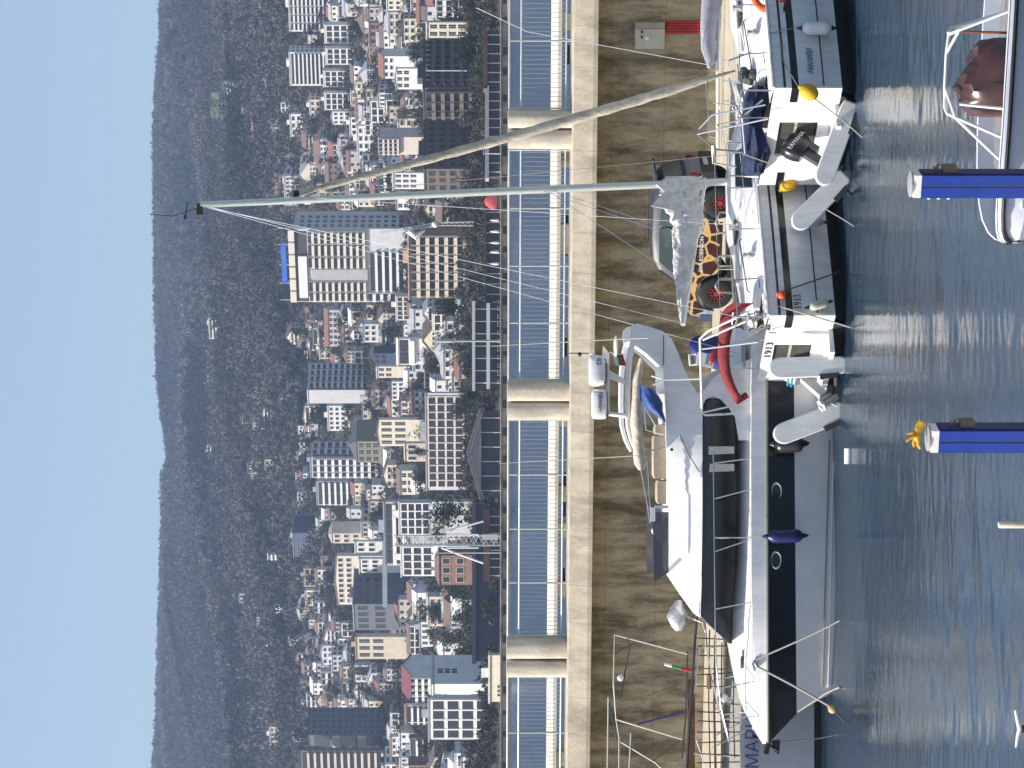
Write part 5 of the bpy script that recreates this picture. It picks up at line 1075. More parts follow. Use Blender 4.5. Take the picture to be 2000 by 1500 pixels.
def building(label, d, v0, v1, pR, pS, pL, wall='white', f1=None, f2=None, roof=('flat', 'pale'), th=30, name='apartment_building', cat='building', short=None, trim='white', deep=None, group=None):
    d = min(d, dground(v1, pS)) if d < 1880 else dground(v1, pS, 1400, 3000)
    th = R(th if pS > pR else 8); c, s = math.cos(th), math.sin(th)
    a = (pL - pS) * d / F / c; b = (pS - pR) * d / F / s if pS > pR else (deep or min(14, a * .7 + 3))
    q = P(v0, pS, d); zt = q.z; zb = P(v1, pS, d).z; g = float(min(zg(q.x, d), zg(q.x - a * c, d + a * s))) ; z0 = min(zb, g) - 1.5
    o = Vector((q.x, d, z0)); u1 = Vector((-c, s, 0)); u2 = Vector((s, c, 0))
    t = thing(name, label, cat, o, 0, group)
    def Q(x, y, z): return o + u1 * x + u2 * y + Vector((0, 0, z - z0))
    W_ = wm(wall); rk, rc = roof
    hr = 0 if rk == 'flat' else min(a, b) * .32
    ze = zt - hr
    mb = MB(); mb.add([Q(x, y, z) for x in (0, a) for y in (0, b) for z in (z0, ze)], [(0, 1, 3, 2), (4, 6, 7, 5), (0, 4, 5, 1), (2, 3, 7, 6), (0, 2, 6, 4), (1, 5, 7, 3)])
    if rk == 'gable1': mb.add([Q(0, 0, ze), Q(a, 0, ze), Q(a / 2, 0, zt), Q(0, b, ze), Q(a, b, ze), Q(a / 2, b, zt)], [(0, 1, 2), (3, 5, 4)])
    if rk == 'gable2': mb.add([Q(0, 0, ze), Q(0, b, ze), Q(0, b / 2, zt), Q(a, 0, ze), Q(a, b, ze), Q(a, b / 2, zt)], [(0, 2, 1), (3, 4, 5)])
    mb.build('wall', W_, t, smooth=False)
    rb = MB(); e = .35
    if rk == 'flat':
        rb.add([Q(x, y, z) for x in (-e, a + e) for y in (-e, b + e) for z in (ze + .003, ze + .45)], [(0, 1, 3, 2), (4, 6, 7, 5), (0, 4, 5, 1), (2, 3, 7, 6), (0, 2, 6, 4), (1, 5, 7, 3)])
        if a > 9: rb.add([Q(x, y, z) for x in (a * .3, a * .5) for y in (b * .4, b * .7) for z in (ze + .45, ze + 2.2)], [(0, 1, 3, 2), (4, 6, 7, 5), (0, 4, 5, 1), (2, 3, 7, 6), (0, 2, 6, 4), (1, 5, 7, 3)])
    elif rk == 'gable1':
        for x0, x1 in ((-e, a / 2), (a + e, a / 2)): rb.prism([Q(x0, -e, ze - e * .6), Q(x1, -e, zt + .02), Q(x1, b + e, zt + .02), Q(x0, b + e, ze - e * .6)], (0, 0, .18))
    elif rk == 'gable2':
        for y0, y1 in ((-e, b / 2), (b + e, b / 2)): rb.prism([Q(-e, y0, ze - e * .6), Q(-e, y1, zt + .02), Q(a + e, y1, zt + .02), Q(a + e, y0, ze - e * .6)], (0, 0, .18))
    else:
        r = min(a, b) * .42; rb.add([Q(-e, -e, ze), Q(a + e, -e, ze), Q(a + e, b + e, ze), Q(-e, b + e, ze)] + ([Q(r, b / 2, zt), Q(a - r, b / 2, zt)] if a >= b else [Q(a / 2, r, zt), Q(a / 2, b - r, zt)]), [(3, 2, 1, 0)] + ([(0, 1, 5, 4), (1, 2, 5), (2, 3, 4, 5), (3, 0, 4)] if a >= b else [(0, 1, 4), (1, 2, 5, 4), (2, 3, 5), (3, 0, 4, 5)]))
    rb.build('roof', rm_(rc), t, smooth=False)
    if rk != 'flat' and a > 8: 
        ch = MB(); p = Q(a * .62, b * .55, zt); ch.box(p + Vector((0, 0, .1)), (.8, .8, 1.8)); ch.build('chimney', wm('grey'), t, smooth=False)
    hvis = max(2.0, ze - max(zb, g))
    for f, L, face in ((f1, a, 1), (f2, b, 2)):
        if not f: continue
        kind, nc, nf = f[:3]; fm = {'white': SLABW, 'cream': SLABC}.get(f[3] if len(f) > 3 else trim, wm(f[3] if len(f) > 3 else trim) if (f[3] if len(f) > 3 else trim) not in ('white', 'cream') else SLABW)
        x0, x1 = (f[4] if len(f) > 4 else (.03, .97)); y0, y1 = (f[5] if len(f) > 5 else (.03, .97))
        h = hvis * (y1 - y0) / nf; w = L * (x1 - x0) / nc
        while nc * nf > 100: nf -= 1; h = hvis * (y1 - y0) / nf
        me = proto(kind, w, h, fm); sx = w / max(.1, round(w, 1)); sz = h / max(.1, round(h, 1))
        for i in range(nc):
            for j in range(nf):
                x = L * x0 + w * (i + .5); z = ze - hvis * y0 - h * (j + 1)
                ob = bpy.data.objects.new(NAMEP[kind], me); COL.objects.link(ob); ob.parent = t; ob.scale = (sx, 1, sz)
                ob.location = (Q(x, -.004, z) if face == 1 else Q(-.004, x, z)) - o; ob.rotation_euler = (0, 0, -th if face == 1 else PI / 2 - th)
    TOWN.append(((v0 + v1) / 2, (pR + pL) / 2, short, (v0, v1, pR, pL)))
    return t, Q, a, b, ze
# --- the tall hotel with its roof sign
DHT = min(1160, dground(800, 447))
t, Q, a, b, ze = building('tall white hotel tower with stepped balconies, blue roof sign and grey shaded flank', 1160, 572, 800, 408, 447, 587, 'pale grey', None, ('window', 3, 14, 'grey', (.05, .8), (.04, .96)), ('flat', 'grey'), 30, 'hotel_tower', 'hotel', 'the hotel tower')
o = Vector(t.location); TH = R(30)
def cells(kind, x0, x1, nc, v0, v1, nf, fm):
    z1 = P(v0, 447, DHT).z; z0 = P(v1, 447, DHT).z; h = (z1 - z0) / nf; w = a * (x1 - x0) / nc; me = proto(kind, w, h, fm); sx = w / round(w, 1); sz = h / round(h, 1)
    for i in range(nc):
        for j in range(nf):
            ob = bpy.data.objects.new(NAMEP[kind], me); COL.objects.link(ob); ob.parent = t; ob.scale = (sx, 1, sz); ob.location = Q(a * x0 + w * (i + .5), -.004, z0 + h * j) - o; ob.rotation_euler = (0, 0, -TH)
cells('balcony', .02, .53, 3, 600, 712, 9, SLABC); cells('balcony', .70, .99, 2, 600, 712, 9, SLABC); cells('balcony', .86, .99, 1, 716, 790, 5, SLABW); cells('ribbon', .30, .85, 1, 720, 790, 5, SLABW)
mb = MB(); mb.add([Q(a * x, y, P(v, 447, DHT).z) for x in (.54, .69) for y in (-.9, .3) for v in (606, 716)], [(0, 1, 3, 2), (4, 6, 7, 5), (0, 4, 5, 1), (2, 3, 7, 6), (0, 2, 6, 4), (1, 5, 7, 3)]); mb.build('blank_bay', wm('grey'), t, smooth=False)
mb = MB(); mb.add([Q(a * x, y, P(v, 447, DHT).z) for x in (.03, .99) for y in (-.12, .3) for v in (574, 598)], [(0, 1, 3, 2), (4, 6, 7, 5), (0, 4, 5, 1), (2, 3, 7, 6), (0, 2, 6, 4), (1, 5, 7, 3)]); mb.build('dark_upper_storey', RECESS, t, smooth=False)
mb = MB(); mb.add([Q(a * x, y, P(v, 447, DHT).z) for x in (.36, .93) for y in (-1.0, .2) for v in (580, 597)], [(0, 1, 3, 2), (4, 6, 7, 5), (0, 4, 5, 1), (2, 3, 7, 6), (0, 2, 6, 4), (1, 5, 7, 3)]); mb.build('white_penthouse', SLABW, t, smooth=False)
for i in range(6):
    x0 = .0 + i * .167; mb = MB(); mb.add([Q(a * x, y, P(v, 447, DHT).z) for x in (x0 + .012, x0 + .155) for y in (-1.1, .2) for v in (562, 574)], [(0, 1, 3, 2), (4, 6, 7, 5), (0, 4, 5, 1), (2, 3, 7, 6), (0, 2, 6, 4), (1, 5, 7, 3)]); mb.build('roof_panel', SLABC, t, smooth=False)
mb = MB(); mb.add([Q(a * x, y, P(v, 447, DHT).z) for x in (.20, .76) for y in (.5, .9) for v in (546.5, 556)], [(0, 1, 3, 2), (4, 6, 7, 5), (0, 4, 5, 1), (2, 3, 7, 6), (0, 2, 6, 4), (1, 5, 7, 3)]); mb.build('roof_sign', mat('sign_blue', (.02, .12, .55), .5, var=.5, vscale=.8), t, smooth=False)
mb = MB()
for x in (.0, .22, .5, .75, .98): mb.tube([Q(a * x, .7, P(574, 447, DHT).z), Q(a * x, .7, P(541, 447, DHT).z)], .14, 5)
mb.build('sign_mast', SLABW, t)
# --- named buildings: label, distance, top, base, right edge, corner, left edge ...
B = building
B('white apartment block with eight continuous balcony stripes, second block from the picture top', 1560, 565, 642, 86, 102, 163, 'white', ('ribbon', 1, 9), ('window', 2, 8, 'grey'), short='the striped white block')
B('tall pale block with rows of balconies, cut by the top edge of the picture', 1600, 563, 642, -40, -25, 55, 'white', ('balcony', 5, 9), None, short='the pale edge block')
B('white terraced apartment house nearest the picture top in a stepped row', 1480, 634, 694, 40, 48, 82, 'white', ('frame', 3, 4), None, short=None, group='stepped row of white terraced houses')
B('white terraced apartment house second from the picture top in a stepped row', 1490, 636, 692, 88, 94, 124, 'white', ('frame', 3, 4), None, group='stepped row of white terraced houses')
B('white terraced apartment house third from the picture top in a stepped row', 1500, 632, 684, 132, 138, 168, 'white', ('frame', 3, 4), None, group='stepped row of white terraced houses', short='the stepped white row')
B('white terraced apartment house fourth from the picture top in a stepped row', 1510, 634, 682, 176, 181, 213, 'white', ('frame', 3, 4), None, group='stepped row of white terraced houses')
B('small white house with a pitched roof ending the stepped white row', 1500, 646, 684, 213, 218, 242, 'white', ('window', 3, 3), None, ('gable1', 'pale'), name='house', cat='house')
B('lilac grey tower with red stripes, balconies and a blank pale gable wall', 1290, 601, 724, 710, 762, 788, 'lilac grey', None, ('balcony', 4, 10, 'pale grey', (.03, .97)), ('flat', 'lilac grey' if 'lilac grey' in ROOFC else 'pale'), 42, 'tower_block', 'building', 'the lilac tower')
B('twin pale grey towers with balconies on the slope, with a dark joint between them', 1300, 606, 742, 866, 893, 934, 'pale grey', ('balcony', 3, 9), ('balcony', 2, 9, 'pale grey'), ('flat', 'grey'), 30, 'tower_block', 'building', 'the twin grey towers')
B('white framed glazed block leaning against the twin grey towers', 1310, 618, 692, 934, 940, 988, 'lilac grey', ('ribbon', 2, 6), None, ('flat', 'grey'), short='the white framed block')
B('small white gridded block beside the blank gable of the lilac tower', 1290, 640, 676, 788, 793, 842, 'white', ('window', 5, 3), None, short='the white gridded block')
B('cream house with a large brown gable in the middle of the town', 1000, 735, 795, 815, 820, 872, 'cream', ('french', 4, 2), None, ('gable1', 'brown tile'), 30, 'gabled_house', 'house', 'the cream gabled house')
B('large olive grey mansion with a hipped dark roof uphill of the cream gabled house', 1120, 678, 740, 820, 862, 905, 'olive', ('french', 3, 3, 'pale grey'), None, ('hip', 'dark'), 40, 'mansion', 'house', 'the hipped mansion')
B('big dark shaded office block with a blank flank behind a long pale terrace wall', 1050, 690, 762, 1115, 1180, 1236, 'dark grey', ('window', 4, 2, 'dark grey'), ('window', 5, 4, 'dark grey'), ('flat', 'grey'), 45, 'office_block', 'building', 'the dark office block')  # dark grey walls and trim carry the block's shade as colour
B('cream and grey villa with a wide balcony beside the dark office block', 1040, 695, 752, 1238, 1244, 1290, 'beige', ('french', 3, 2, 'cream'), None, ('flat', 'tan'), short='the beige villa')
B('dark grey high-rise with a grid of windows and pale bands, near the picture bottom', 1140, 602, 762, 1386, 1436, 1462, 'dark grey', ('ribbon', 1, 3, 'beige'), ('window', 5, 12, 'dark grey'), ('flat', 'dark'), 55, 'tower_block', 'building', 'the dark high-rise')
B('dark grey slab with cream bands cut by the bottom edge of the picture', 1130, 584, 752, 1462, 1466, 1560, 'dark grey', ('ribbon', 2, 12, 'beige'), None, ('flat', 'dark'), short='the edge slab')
B('long pink and white seafront hotel with five storeys of balconies behind the truss roof', 800, 832, 925, 765, 768, 962, 'pale grey', ('frame', 12, 5, 'pink'), None, ('flat', 'grey'), name='seafront_hotel', cat='hotel', short='the pink seafront hotel')
B('brown and cream balcony hotel between the hotel tower and the shore', 830, 798, 915, 440, 455, 580, 'brown', ('balcony', 7, 6, 'beige'), None, ('flat', 'tan'), name='seafront_hotel', cat='hotel', short='the brown balcony hotel')
B('large dark shaded hotel wing near the picture top, many storeys of loggias', 780, 828, 945, 70, 172, 222, 'umber_shade', ('balcony', 3, 6, 'umber_shade'), ('balcony', 9, 6, 'umber_shade'), ('flat', 'dark'), 58, 'seafront_hotel', 'hotel', 'the dark hotel wing')  # the wing's shade is put into its dark wall and trim colour
B('pale cream end pavilion of the dark hotel wing, catching the sun', 775, 834, 912, 40, 44, 72, 'cream', ('french', 2, 4), None, short='the cream end pavilion')
B('shaded brown hotel wing half hidden by bare trees, behind the furled headsail', 790, 830, 940, 225, 330, 370, 'umber_shade', ('window', 3, 5, 'umber_shade'), ('window', 8, 5, 'umber_shade'), ('flat', 'dark'), 58, 'seafront_hotel', 'hotel', 'the shaded hotel wing')  # same dark wall colour, standing in for shade on this wing
B('white striped villa with a maroon roof and grey gable beside the white stair tower', 720, 784, 842, 1284, 1318, 1374, 'white', ('balcony', 4, 3), None, ('gable2', 'maroon'), 38, 'villa', 'house', 'the maroon roofed villa')
B('white villa with brown roof and stacked balconies adjoining the maroon roofed villa', 725, 790, 842, 1374, 1378, 1415, 'white', ('ribbon', 1, 4), None, ('gable2', 'brown tile'), name='villa', cat='house', short='the brown roofed villa')
B('tall white stair tower building with blank walls near the shore, towards the picture bottom', 665, 846, 965, 1284, 1336, 1358, 'white', None, ('french', 1, 3, 'white', (.3, .6), (.05, .4)), ('flat', 'pale'), 50, 'stair_tower', 'building', 'the white stair tower')
B('white building with four storeys of dark windows beside the white stair tower', 690, 838, 960, 1358, 1364, 1452, 'pale grey', ('frame', 4, 4, 'white'), None, ('flat', 'grey'), name='apartment_building', short='the shore apartment house')
B('pinkish cream low block with three tiny windows close behind the railing', 640, 957, 988, 1276, 1280, 1378, 'cream', ('window', 3, 1, 'cream', (.62, .9), (.35, .95)), None, ('flat', 'pale'), name='pump_house', cat='building', short='the cream shore block')
B('white cube house with two windows a floor, narrower of a white pair', 1060, 694, 738, 1055, 1058, 1080, 'white', ('window', 2, 2), None, name='house', cat='house', group='pair of white cube houses')
B('white cube house with three windows a floor, wider of a white pair', 1055, 702, 744, 1088, 1092, 1120, 'white', ('window', 3, 2), None, name='house', cat='house', group='pair of white cube houses', short='the white cube houses')
B('blue glass office building high on the slope at the woodland edge', 1480, 572, 620, 1010, 1040, 1090, 'navy', ('bluewin', 6, 5, 'pale grey'), ('bluewin', 4, 5, 'navy'), ('flat', 'slate'), 35, 'office_building', 'building', 'the blue glass building')
B('cream house with grey pyramid roof downhill of the blue glass building', 1200, 640, 706, 1020, 1042, 1062, 'beige', ('window', 2, 3), None, ('hip', 'grey'), 35, 'house', 'house', 'the pyramid roofed house')
B('tall cream house with tan blank gable uphill of the dark office block', 1120, 652, 690, 1080, 1086, 1186, 'cream', ('window', 9, 2, 'pink'), None, ('gable1', 'tan'), name='terrace_house', cat='house', short='the tan terrace')
B('white sunlit house with a curved balcony front on the picture-top side of the furled headsail', 900, 770, 800, 130, 134, 172, 'white', ('french', 3, 2), None, ('gable1', 'pale'), name='house', cat='house', short='the curved front house')
B('cream block with rows of dark balconies uphill of the dark hotel wing', 1000, 740, 780, 246, 268, 300, 'pink', ('balcony', 4, 4, 'pink'), None, ('flat', 'slate'), 35, short='the pink balcony block')
B('white house with arched windows between mast and furled headsail', 880, 768, 815, 335, 338, 368, 'white', ('french', 3, 3), None, ('flat', 'pale'), name='house', cat='house', short='the arched white house')
B('small pale house with a red tiled roof uphill of the cream end pavilion', 1010, 738, 770, 92, 110, 150, 'white', ('window', 3, 2), None, ('gable2', 'red tile'), 35, 'house', 'house', 'the red awning house')
B('white villa with two big glazed openings downhill of the lilac tower', 1040, 736, 766, 712, 716, 738, 'cream', ('french', 2, 2), None, ('flat', 'pale'), name='villa', cat='house')
B('dark navy house with a dark pitched roof downhill of the lilac tower', 1060, 722, 756, 675, 690, 712, 'navy', ('window', 2, 2, 'navy'), ('window', 3, 2, 'navy'), ('gable1', 'dark'), 40, 'house', 'house', 'the navy house')
B('white barrel roofed hall on the slope behind the teal pavilion', 950, 774, 806, 658, 662, 712, 'white', ('ribbon', 2, 1), None, ('gable2', 'pale'), name='hall', cat='building', short='the barrel roofed hall')
B('cream apartment house with tall windows beside the foot of the hotel tower', 1000, 774, 800, 572, 578, 625, 'cream', ('frame', 5, 2, 'cream'), None, short='the cream tower foot house')
B('long tan roofed house with a hipped roof behind the pink seafront hotel', 900, 788, 822, 862, 866, 902, 'beige', ('window', 3, 1), None, ('hip', 'tan'), name='house', cat='house', short='the orange gabled house')
B('grey blue flat building with glazed bands behind the lattice tower', 860, 750, 790, 975, 980, 1110, 'grey', ('ribbon', 4, 2), None, ('flat', 'slate'), short='the white banded building')
B('pale house with brown pyramid roof beside the lattice tower', 700, 848, 915, 1070, 1085, 1145, 'brown', ('window', 3, 2, 'cream'), None, ('hip', 'brown tile'), 30, 'house', 'house', 'the brown pyramid house')
B('white framed glazed hotel wing on the picture-bottom side of the lattice tower', 760, 784, 846, 1062, 1066, 1128, 'white', ('frame', 4, 3), None, short='the white glazed wing')
B('white framed hotel wing on the picture-top side of the lattice tower', 770, 780, 840, 975, 980, 1048, 'pale grey', ('frame', 4, 4, 'white'), None, short='the loggia wing')
B('single white house alone in the woods high on the hillside', 1900, 468, 484, 1437, 1441, 1463, 'white', ('window', 3, 2), None, name='house', cat='house', short='the lone hill house')
B('white house with a peaked roof at the wood edge, uphill of the maroon roofed villa', 1500, 562, 588, 1236, 1240, 1262, 'white', ('window', 2, 2), None, ('gable1', 'pale'), name='house', cat='house', short='the woodland edge house')
# --- smaller houses filling the slope
USED = set()
def where(v, p):
    c = sorted([(math.hypot(v - a, (p - q) * .8), a, q, n) for a, q, n, _ in TOWN if n])
    d0, a, q, n = c[0]; n2 = c[1][3]; dv, dp = v - a, q - p       # dp > 0: to the right
    V_ = 'uphill of ' if dv < 0 else 'downhill of '; H_ = 'picture top' if dp > 0 else 'picture bottom'
    if abs(dv) > .45 * abs(dp) and abs(dp) > .45 * abs(dv): s = V_ + n + ' toward ' + H_
    elif abs(dv) >= abs(dp): s = V_ + n
    else: s = 'on the %s side of %s' % (H_.replace(' ', '-'), n)
    return s, n, n2
def uniq(base, v, p, extra):
    s, n, n2 = where(v, p)
    for cand in (base + ' %s' % s, base + ' between %s and %s' % (n, n2)) + tuple('%s %s %s' % (e, base, s) for e in extra) + tuple('%s %s between %s and %s' % (e, base, n, n2) for e in extra):
        if cand not in USED and len(cand.split()) <= 16: USED.add(cand); return cand
    return None
rr_ = random.Random(41)
nb = [r[3] for r in TOWN]; placed = []; fills = 0
def free(v0, v1, pr, pl):
    for a in nb:
        if not (v1 < a[0] + 3 or v0 > a[1] - 3 or pl < a[2] + 2 or pr > a[3] - 2): return False
    for a in placed:
        ov = min(v1, a[1]) - max(v0, a[0]); op = min(pl, a[3]) - max(pr, a[2])
        if ov > 0 and op > 0 and ov * op > .38 * min((v1 - v0) * (pl - pr), (a[1] - a[0]) * (a[3] - a[2])): return False
    return True
KEYW = ['white', 'white', 'white', 'white', 'cream', 'cream', 'pale grey', 'pale grey', 'pink', 'beige', 'grey', 'brown', 'lilac grey', 'yellow']
KEYR = [('gable2', 'red tile'), ('gable1', 'brown tile'), ('flat', 'pale'), ('flat', 'grey'), ('hip', 'brown tile'), ('gable2', 'brown tile'), ('flat', 'pale'), ('flat', 'dark'), ('gable1', 'grey'), ('hip', 'grey')]
RN = {'gable2': 'pitched', 'gable1': 'gabled', 'flat': 'flat', 'hip': 'hipped'}
for k in range(12000):
    if fills >= 250: break
    far = k < 55; v1 = rr_.uniform(420, 575) if far else 596 + 314 * rr_.random() ** .8; p = rr_.uniform(-20, 1520)
    if far and (380 < p < 620): continue
    if not far and v1 < 640 and rr_.random() < .5: continue
    if not far and v1 < 700 and 160 < p < 720 and rr_.random() < .6: continue
    d = dground(v1, p, 610, 3000)
    big = rr_.random(); w = rr_.uniform(8, 17) if big < .75 else rr_.uniform(17, 30); h = rr_.uniform(5.5, 10) if big < .65 else rr_.uniform(9, 16)
    if far: w *= .8; h = min(h, 8)
    pw = w * F / d; ph = h * F / d; v0 = v1 - ph
    if not free(v0, v1, p - pw / 2, p + pw / 2): continue
    wk = rr_.choice(KEYW); rk = rr_.choice(KEYR); fl = max(1, round(h / 3.0)); nc = max(2, round(w * .75 / 3.0))
    kind = rr_.choice(['window', 'window', 'french', 'balcony', 'frame', 'ribbon'])
    if kind == 'ribbon': nc = 1
    size = 'small' if w < 12 else 'wide' if w > 19 else 'narrow' if w < 14 else 'mid-sized'
    base = '%s %s house with %s %s roof' % (size, wk, rk[1].split()[0], RN[rk[0]])
    if fl >= 4: base = base.replace('house', 'apartment house')
    lab = uniq(base, v0, p, (('two-storey', 'three-storey', 'tall')[min(2, max(0, fl - 2))], {'window': 'many-windowed', 'french': 'tall-windowed', 'balcony': 'balconied', 'frame': 'pale-framed', 'ribbon': 'band-windowed'}[kind], 'sunlit', 'plain'))
    if not lab: continue
    pS = p - pw / 2 + pw * rr_.choice([.12, .2, .3, .45])
    building(lab, d if not far else 1890, v0, v1, p - pw / 2, pS, p + pw / 2, wk, (kind, nc, fl, rr_.choice(['white', 'white', wk])), ('window', 2, fl, wk) if pS - (p - pw / 2) > pw * .25 else None, rk, rr_.choice([22, 30, 38]), 'house' if fl < 4 else 'apartment_house', 'house' if fl < 4 else 'building', None, group='smaller houses on the town slope')
    placed.append((v0, v1, p - pw / 2, p + pw / 2)); fills += 1
print('FILLS', fills)
# the hundreds of tiny houses that fill the gaps between them: one mass
hm_ = MB(); done = 0; HM = [wm('white'), wm('cream'), wm('pale grey'), wm('pink'), PANE, rm_('brown tile'), rm_('grey'), rm_('red tile')]
for k in range(9000):
    if done >= 420: break
    v1 = 598 + 327 * rr_.random() ** .85; p = rr_.uniform(-20, 1520); d = dground(v1, p, 610, 3000)
    w = rr_.uniform(5, 11); h = rr_.uniform(3.5, 8); pw = w * F / d; ph = h * F / d
    if v1 < 640 and rr_.random() < .6: continue
    if 160 < p < 720 and v1 < 690 and rr_.random() < .8: continue
    if not all(v1 < a[0] or v1 - ph > a[1] - 2 or p + pw / 2 < a[2] or p - pw / 2 > a[3] for a in nb): continue
    if any(a[0] < v1 - ph / 2 < a[1] and a[2] < p < a[3] for a in placed): continue
    b_ = P(v1, p, d); z0 = float(zg(b_.x, d + 6)) - 1.2; th_ = R(rr_.choice([18, 28, 38])); M3 = Matrix.Rotation(-th_, 3, 'Z'); dp = w * .7; z1 = b_.z + h
    hm_.cur = rr_.choice([0, 0, 0, 1, 1, 2, 2, 3]); hm_.box((b_.x, d, (z0 + z1) / 2), (w, dp, z1 - z0), mx=M3); o_ = Vector((b_.x, d, 0))
    hm_.cur = 4
    for i in range(max(1, int(w / 3))):
        for j in range(max(1, int(h / 2.9))): hm_.box(o_ + M3 @ Vector((-w / 2 + w * (i + .5) / max(1, int(w / 3)), -dp / 2 - .03, 0)) + Vector((0, 0, z1 - 1.5 - 2.8 * j)), (1.3, .06, 1.4), mx=M3)
    hm_.cur = rr_.choice([5, 6, 6, 2, 2, 7, 5, 6])
    if rr_.random() < .55:
        r_ = [o_ + M3 @ Vector((x, y, 0)) + Vector((0, 0, z)) for x, y, z in ((-w / 2 - .3, -dp / 2 - .3, z1), (w / 2 + .3, -dp / 2 - .3, z1), (w / 2 + .3, dp / 2 + .3, z1), (-w / 2 - .3, dp / 2 + .3, z1), (-w / 2, 0, z1 + 1.9), (w / 2, 0, z1 + 1.9))]
        hm_.add(r_, [(0, 1, 5, 4), (3, 4, 5, 2), (0, 4, 3), (1, 2, 5), (3, 2, 1, 0)])
    else: hm_.box(o_ + Vector((0, 0, z1 + .15)), (w + .5, dp + .5, .28), mx=M3)
    done += 1
ho2 = hm_.build('distant_houses', HM, smooth=False); tag(ho2, 'mass of tiny distant houses filling the gaps of the town slope', 'houses', kind='stuff')
# white retaining walls and terraces
def ledge(v0, v1, pr, pl, d, m, label, name='retaining_wall', cat='wall', dep=2.0):
    mb = MB(); q0 = P(v1, pl, d); q1 = P(v0, pr, d); mb.box(((q0.x + q1.x) / 2, d + dep / 2, (q0.z + q1.z) / 2), (q1.x - q0.x, dep, q1.z - q0.z)); return solo(mb, name, [m], label, cat, smooth=False)
ledge(676.5, 681, 140, 345, 1420, SLABW, 'long thin white retaining wall in front of the stepped white row')
ledge(747, 756, 1062, 1186, 985, wm('pale grey'), 'long pale terrace wall in front of the dark office block', dep=4)
ledge(619, 622, 655, 760, 1390, SLABW, 'thin white terrace wall on the slope between the lilac tower and the hotel tower')
# --- seafront: sea wall, pavilions, parasols, lattice tower
mb = MB(); rows = []
t = thing('sea_wall', 'long pale stained sea wall along the far shore', 'wall', (0, 606, .2))
mb.box((0, 607, 1.1), (230, 2, 2.2)); mb.box((0, 606.6, 2.3), (230, 3, .25)); mb.build('wall', mat('stained_sea_wall', (.50, .42, .32), .9, var=.45, vscale=.35, stretch=(1, 1, .5)), t, smooth=False)
nich = None
for k in range(34):
    x = -106 + k * 6.3 + rr_.uniform(-1, 1); mb = MB(); w = rr_.uniform(1, 2.4)
    mb.box((x, 605.9, 1.0), (w, .2, 1.5)); mb.build('niche_shade', RECESS, t, smooth=False)  # dark blocks on the wall face, painted for the shade of openings
mb = MB(); rings = []
for y, z in ((596, -1.2), (603, .2), (606.2, .7)): rings.append([Vector((x, y + 1.2 * math.sin(x * .11), z)) for x in np.linspace(-130, 130, 60)])
mb.loft(rings, False); tag(mb.build('beach', mat('beach_sand', (.42, .35, .25), .95, var=.2, vscale=.4)), kind='structure')
DTEAL = mat('dark_teal_glass', (.018, .035, .04), .2, var=.5, vscale=.3); CORR = mat('dark_pavilion_roof', (.05, .06, .09), .6); BRN = mat('brown_fascia', (.12, .06, .045), .7, var=.2, vscale=.5); STEEL = mat('pavilion_steel', (.30, .30, .31), .5, .4)
def pav(label, pr, pl, v0, v1, d, body, fascia, fv, short=None, cols=0, name='beach_pavilion', dep=9):
    q0 = P(v1, pl, d); q1 = P(v0, pr, d); t = thing(name, label, 'pavilion', ((q0.x + q1.x) / 2, d, q0.z)); w = q1.x - q0.x; cx = (q0.x + q1.x) / 2
    zb = min(q0.z, float(zg(cx, d)))
    mb = MB(); mb.box((cx, d + dep / 2, (zb + q1.z) / 2), (w, dep, q1.z - zb)); mb.build('glazed_body', body, t, smooth=False)
    za = P(fv[0], pr, d).z; zc = P(fv[1], pr, d).z
    mb = MB(); mb.box((cx, d + dep / 2 - .6, (za + zc) / 2), (w + 1, dep + 1.6, abs(za - zc))); mb.build('fascia', fascia, t, smooth=False)
    for i in range(cols):
        x = q0.x + w * (i + .5) / cols; mb = MB(); mb.tube([(x, d - .9, zb), (x, d - .9, zc)], .13, 6); mb.build('column', SLABW, t)
    TOWN.append(((v0 + v1) / 2, (pr + pl) / 2, short, (v0, v1, pr, pl))); return t, zb
t, zb = pav('teal glass beach pavilion with two long white beams at the shore', 592, 760, 922, 988, 632, DTEAL, SLABW, (922, 928), 'the teal pavilion', 7)
mb = MB(); q0 = P(957, 760, 631); q1 = P(950, 592, 631); mb.box(((q0.x + q1.x) / 2, 630.9, (q0.z + q1.z) / 2), (q1.x - q0.x, .8, q1.z - q0.z)); mb.build('lower_beam', SLABW, t, smooth=False)
for k in range(10):
    c = P(975, 602 + k * 16, 629.5); tb = thing('cafe_table', 'white table on the terrace of the teal beach pavilion', 'table', Vector((c.x, 629.5, 1.5)), 0, 'white terrace tables'); mb = MB(); mb.box((c.x, 629.5, c.z + .35), (1.1, .8, .1)); mb.build('top', SLABW, tb, smooth=False)
    for s in (-.4, .4): 
        mb = MB(); mb.tube([(c.x + s, 629.5, 1.5), (c.x + s, 629.5, c.z + .3)], .05, 5); mb.build('leg', SLABW, tb)
t, zb = pav('dark beach hall under a shallow steel truss roof at the shore', 802, 972, 938, 988, 634, mat('dark_hall', (.05, .05, .055), .5, var=.6, vscale=.3), STEEL, (936, 940), 'the truss roofed hall', 6)
mb = MB()
for dy in (-1.5, 8):
    for off in (0, .9): mb.tube([P(938, 800, 634 + dy) - Vector((0, 0, off)), P(912, 884, 634 + dy) - Vector((0, 0, off)), P(938, 974, 634 + dy) - Vector((0, 0, off))], .16, 5)
mb.prism([P(938, 800, 633), P(912, 884, 633), P(938, 974, 633)], (0, 9, 0)); mb.build('truss_roof', mat('truss_grey', (.20, .20, .21), .6), t)
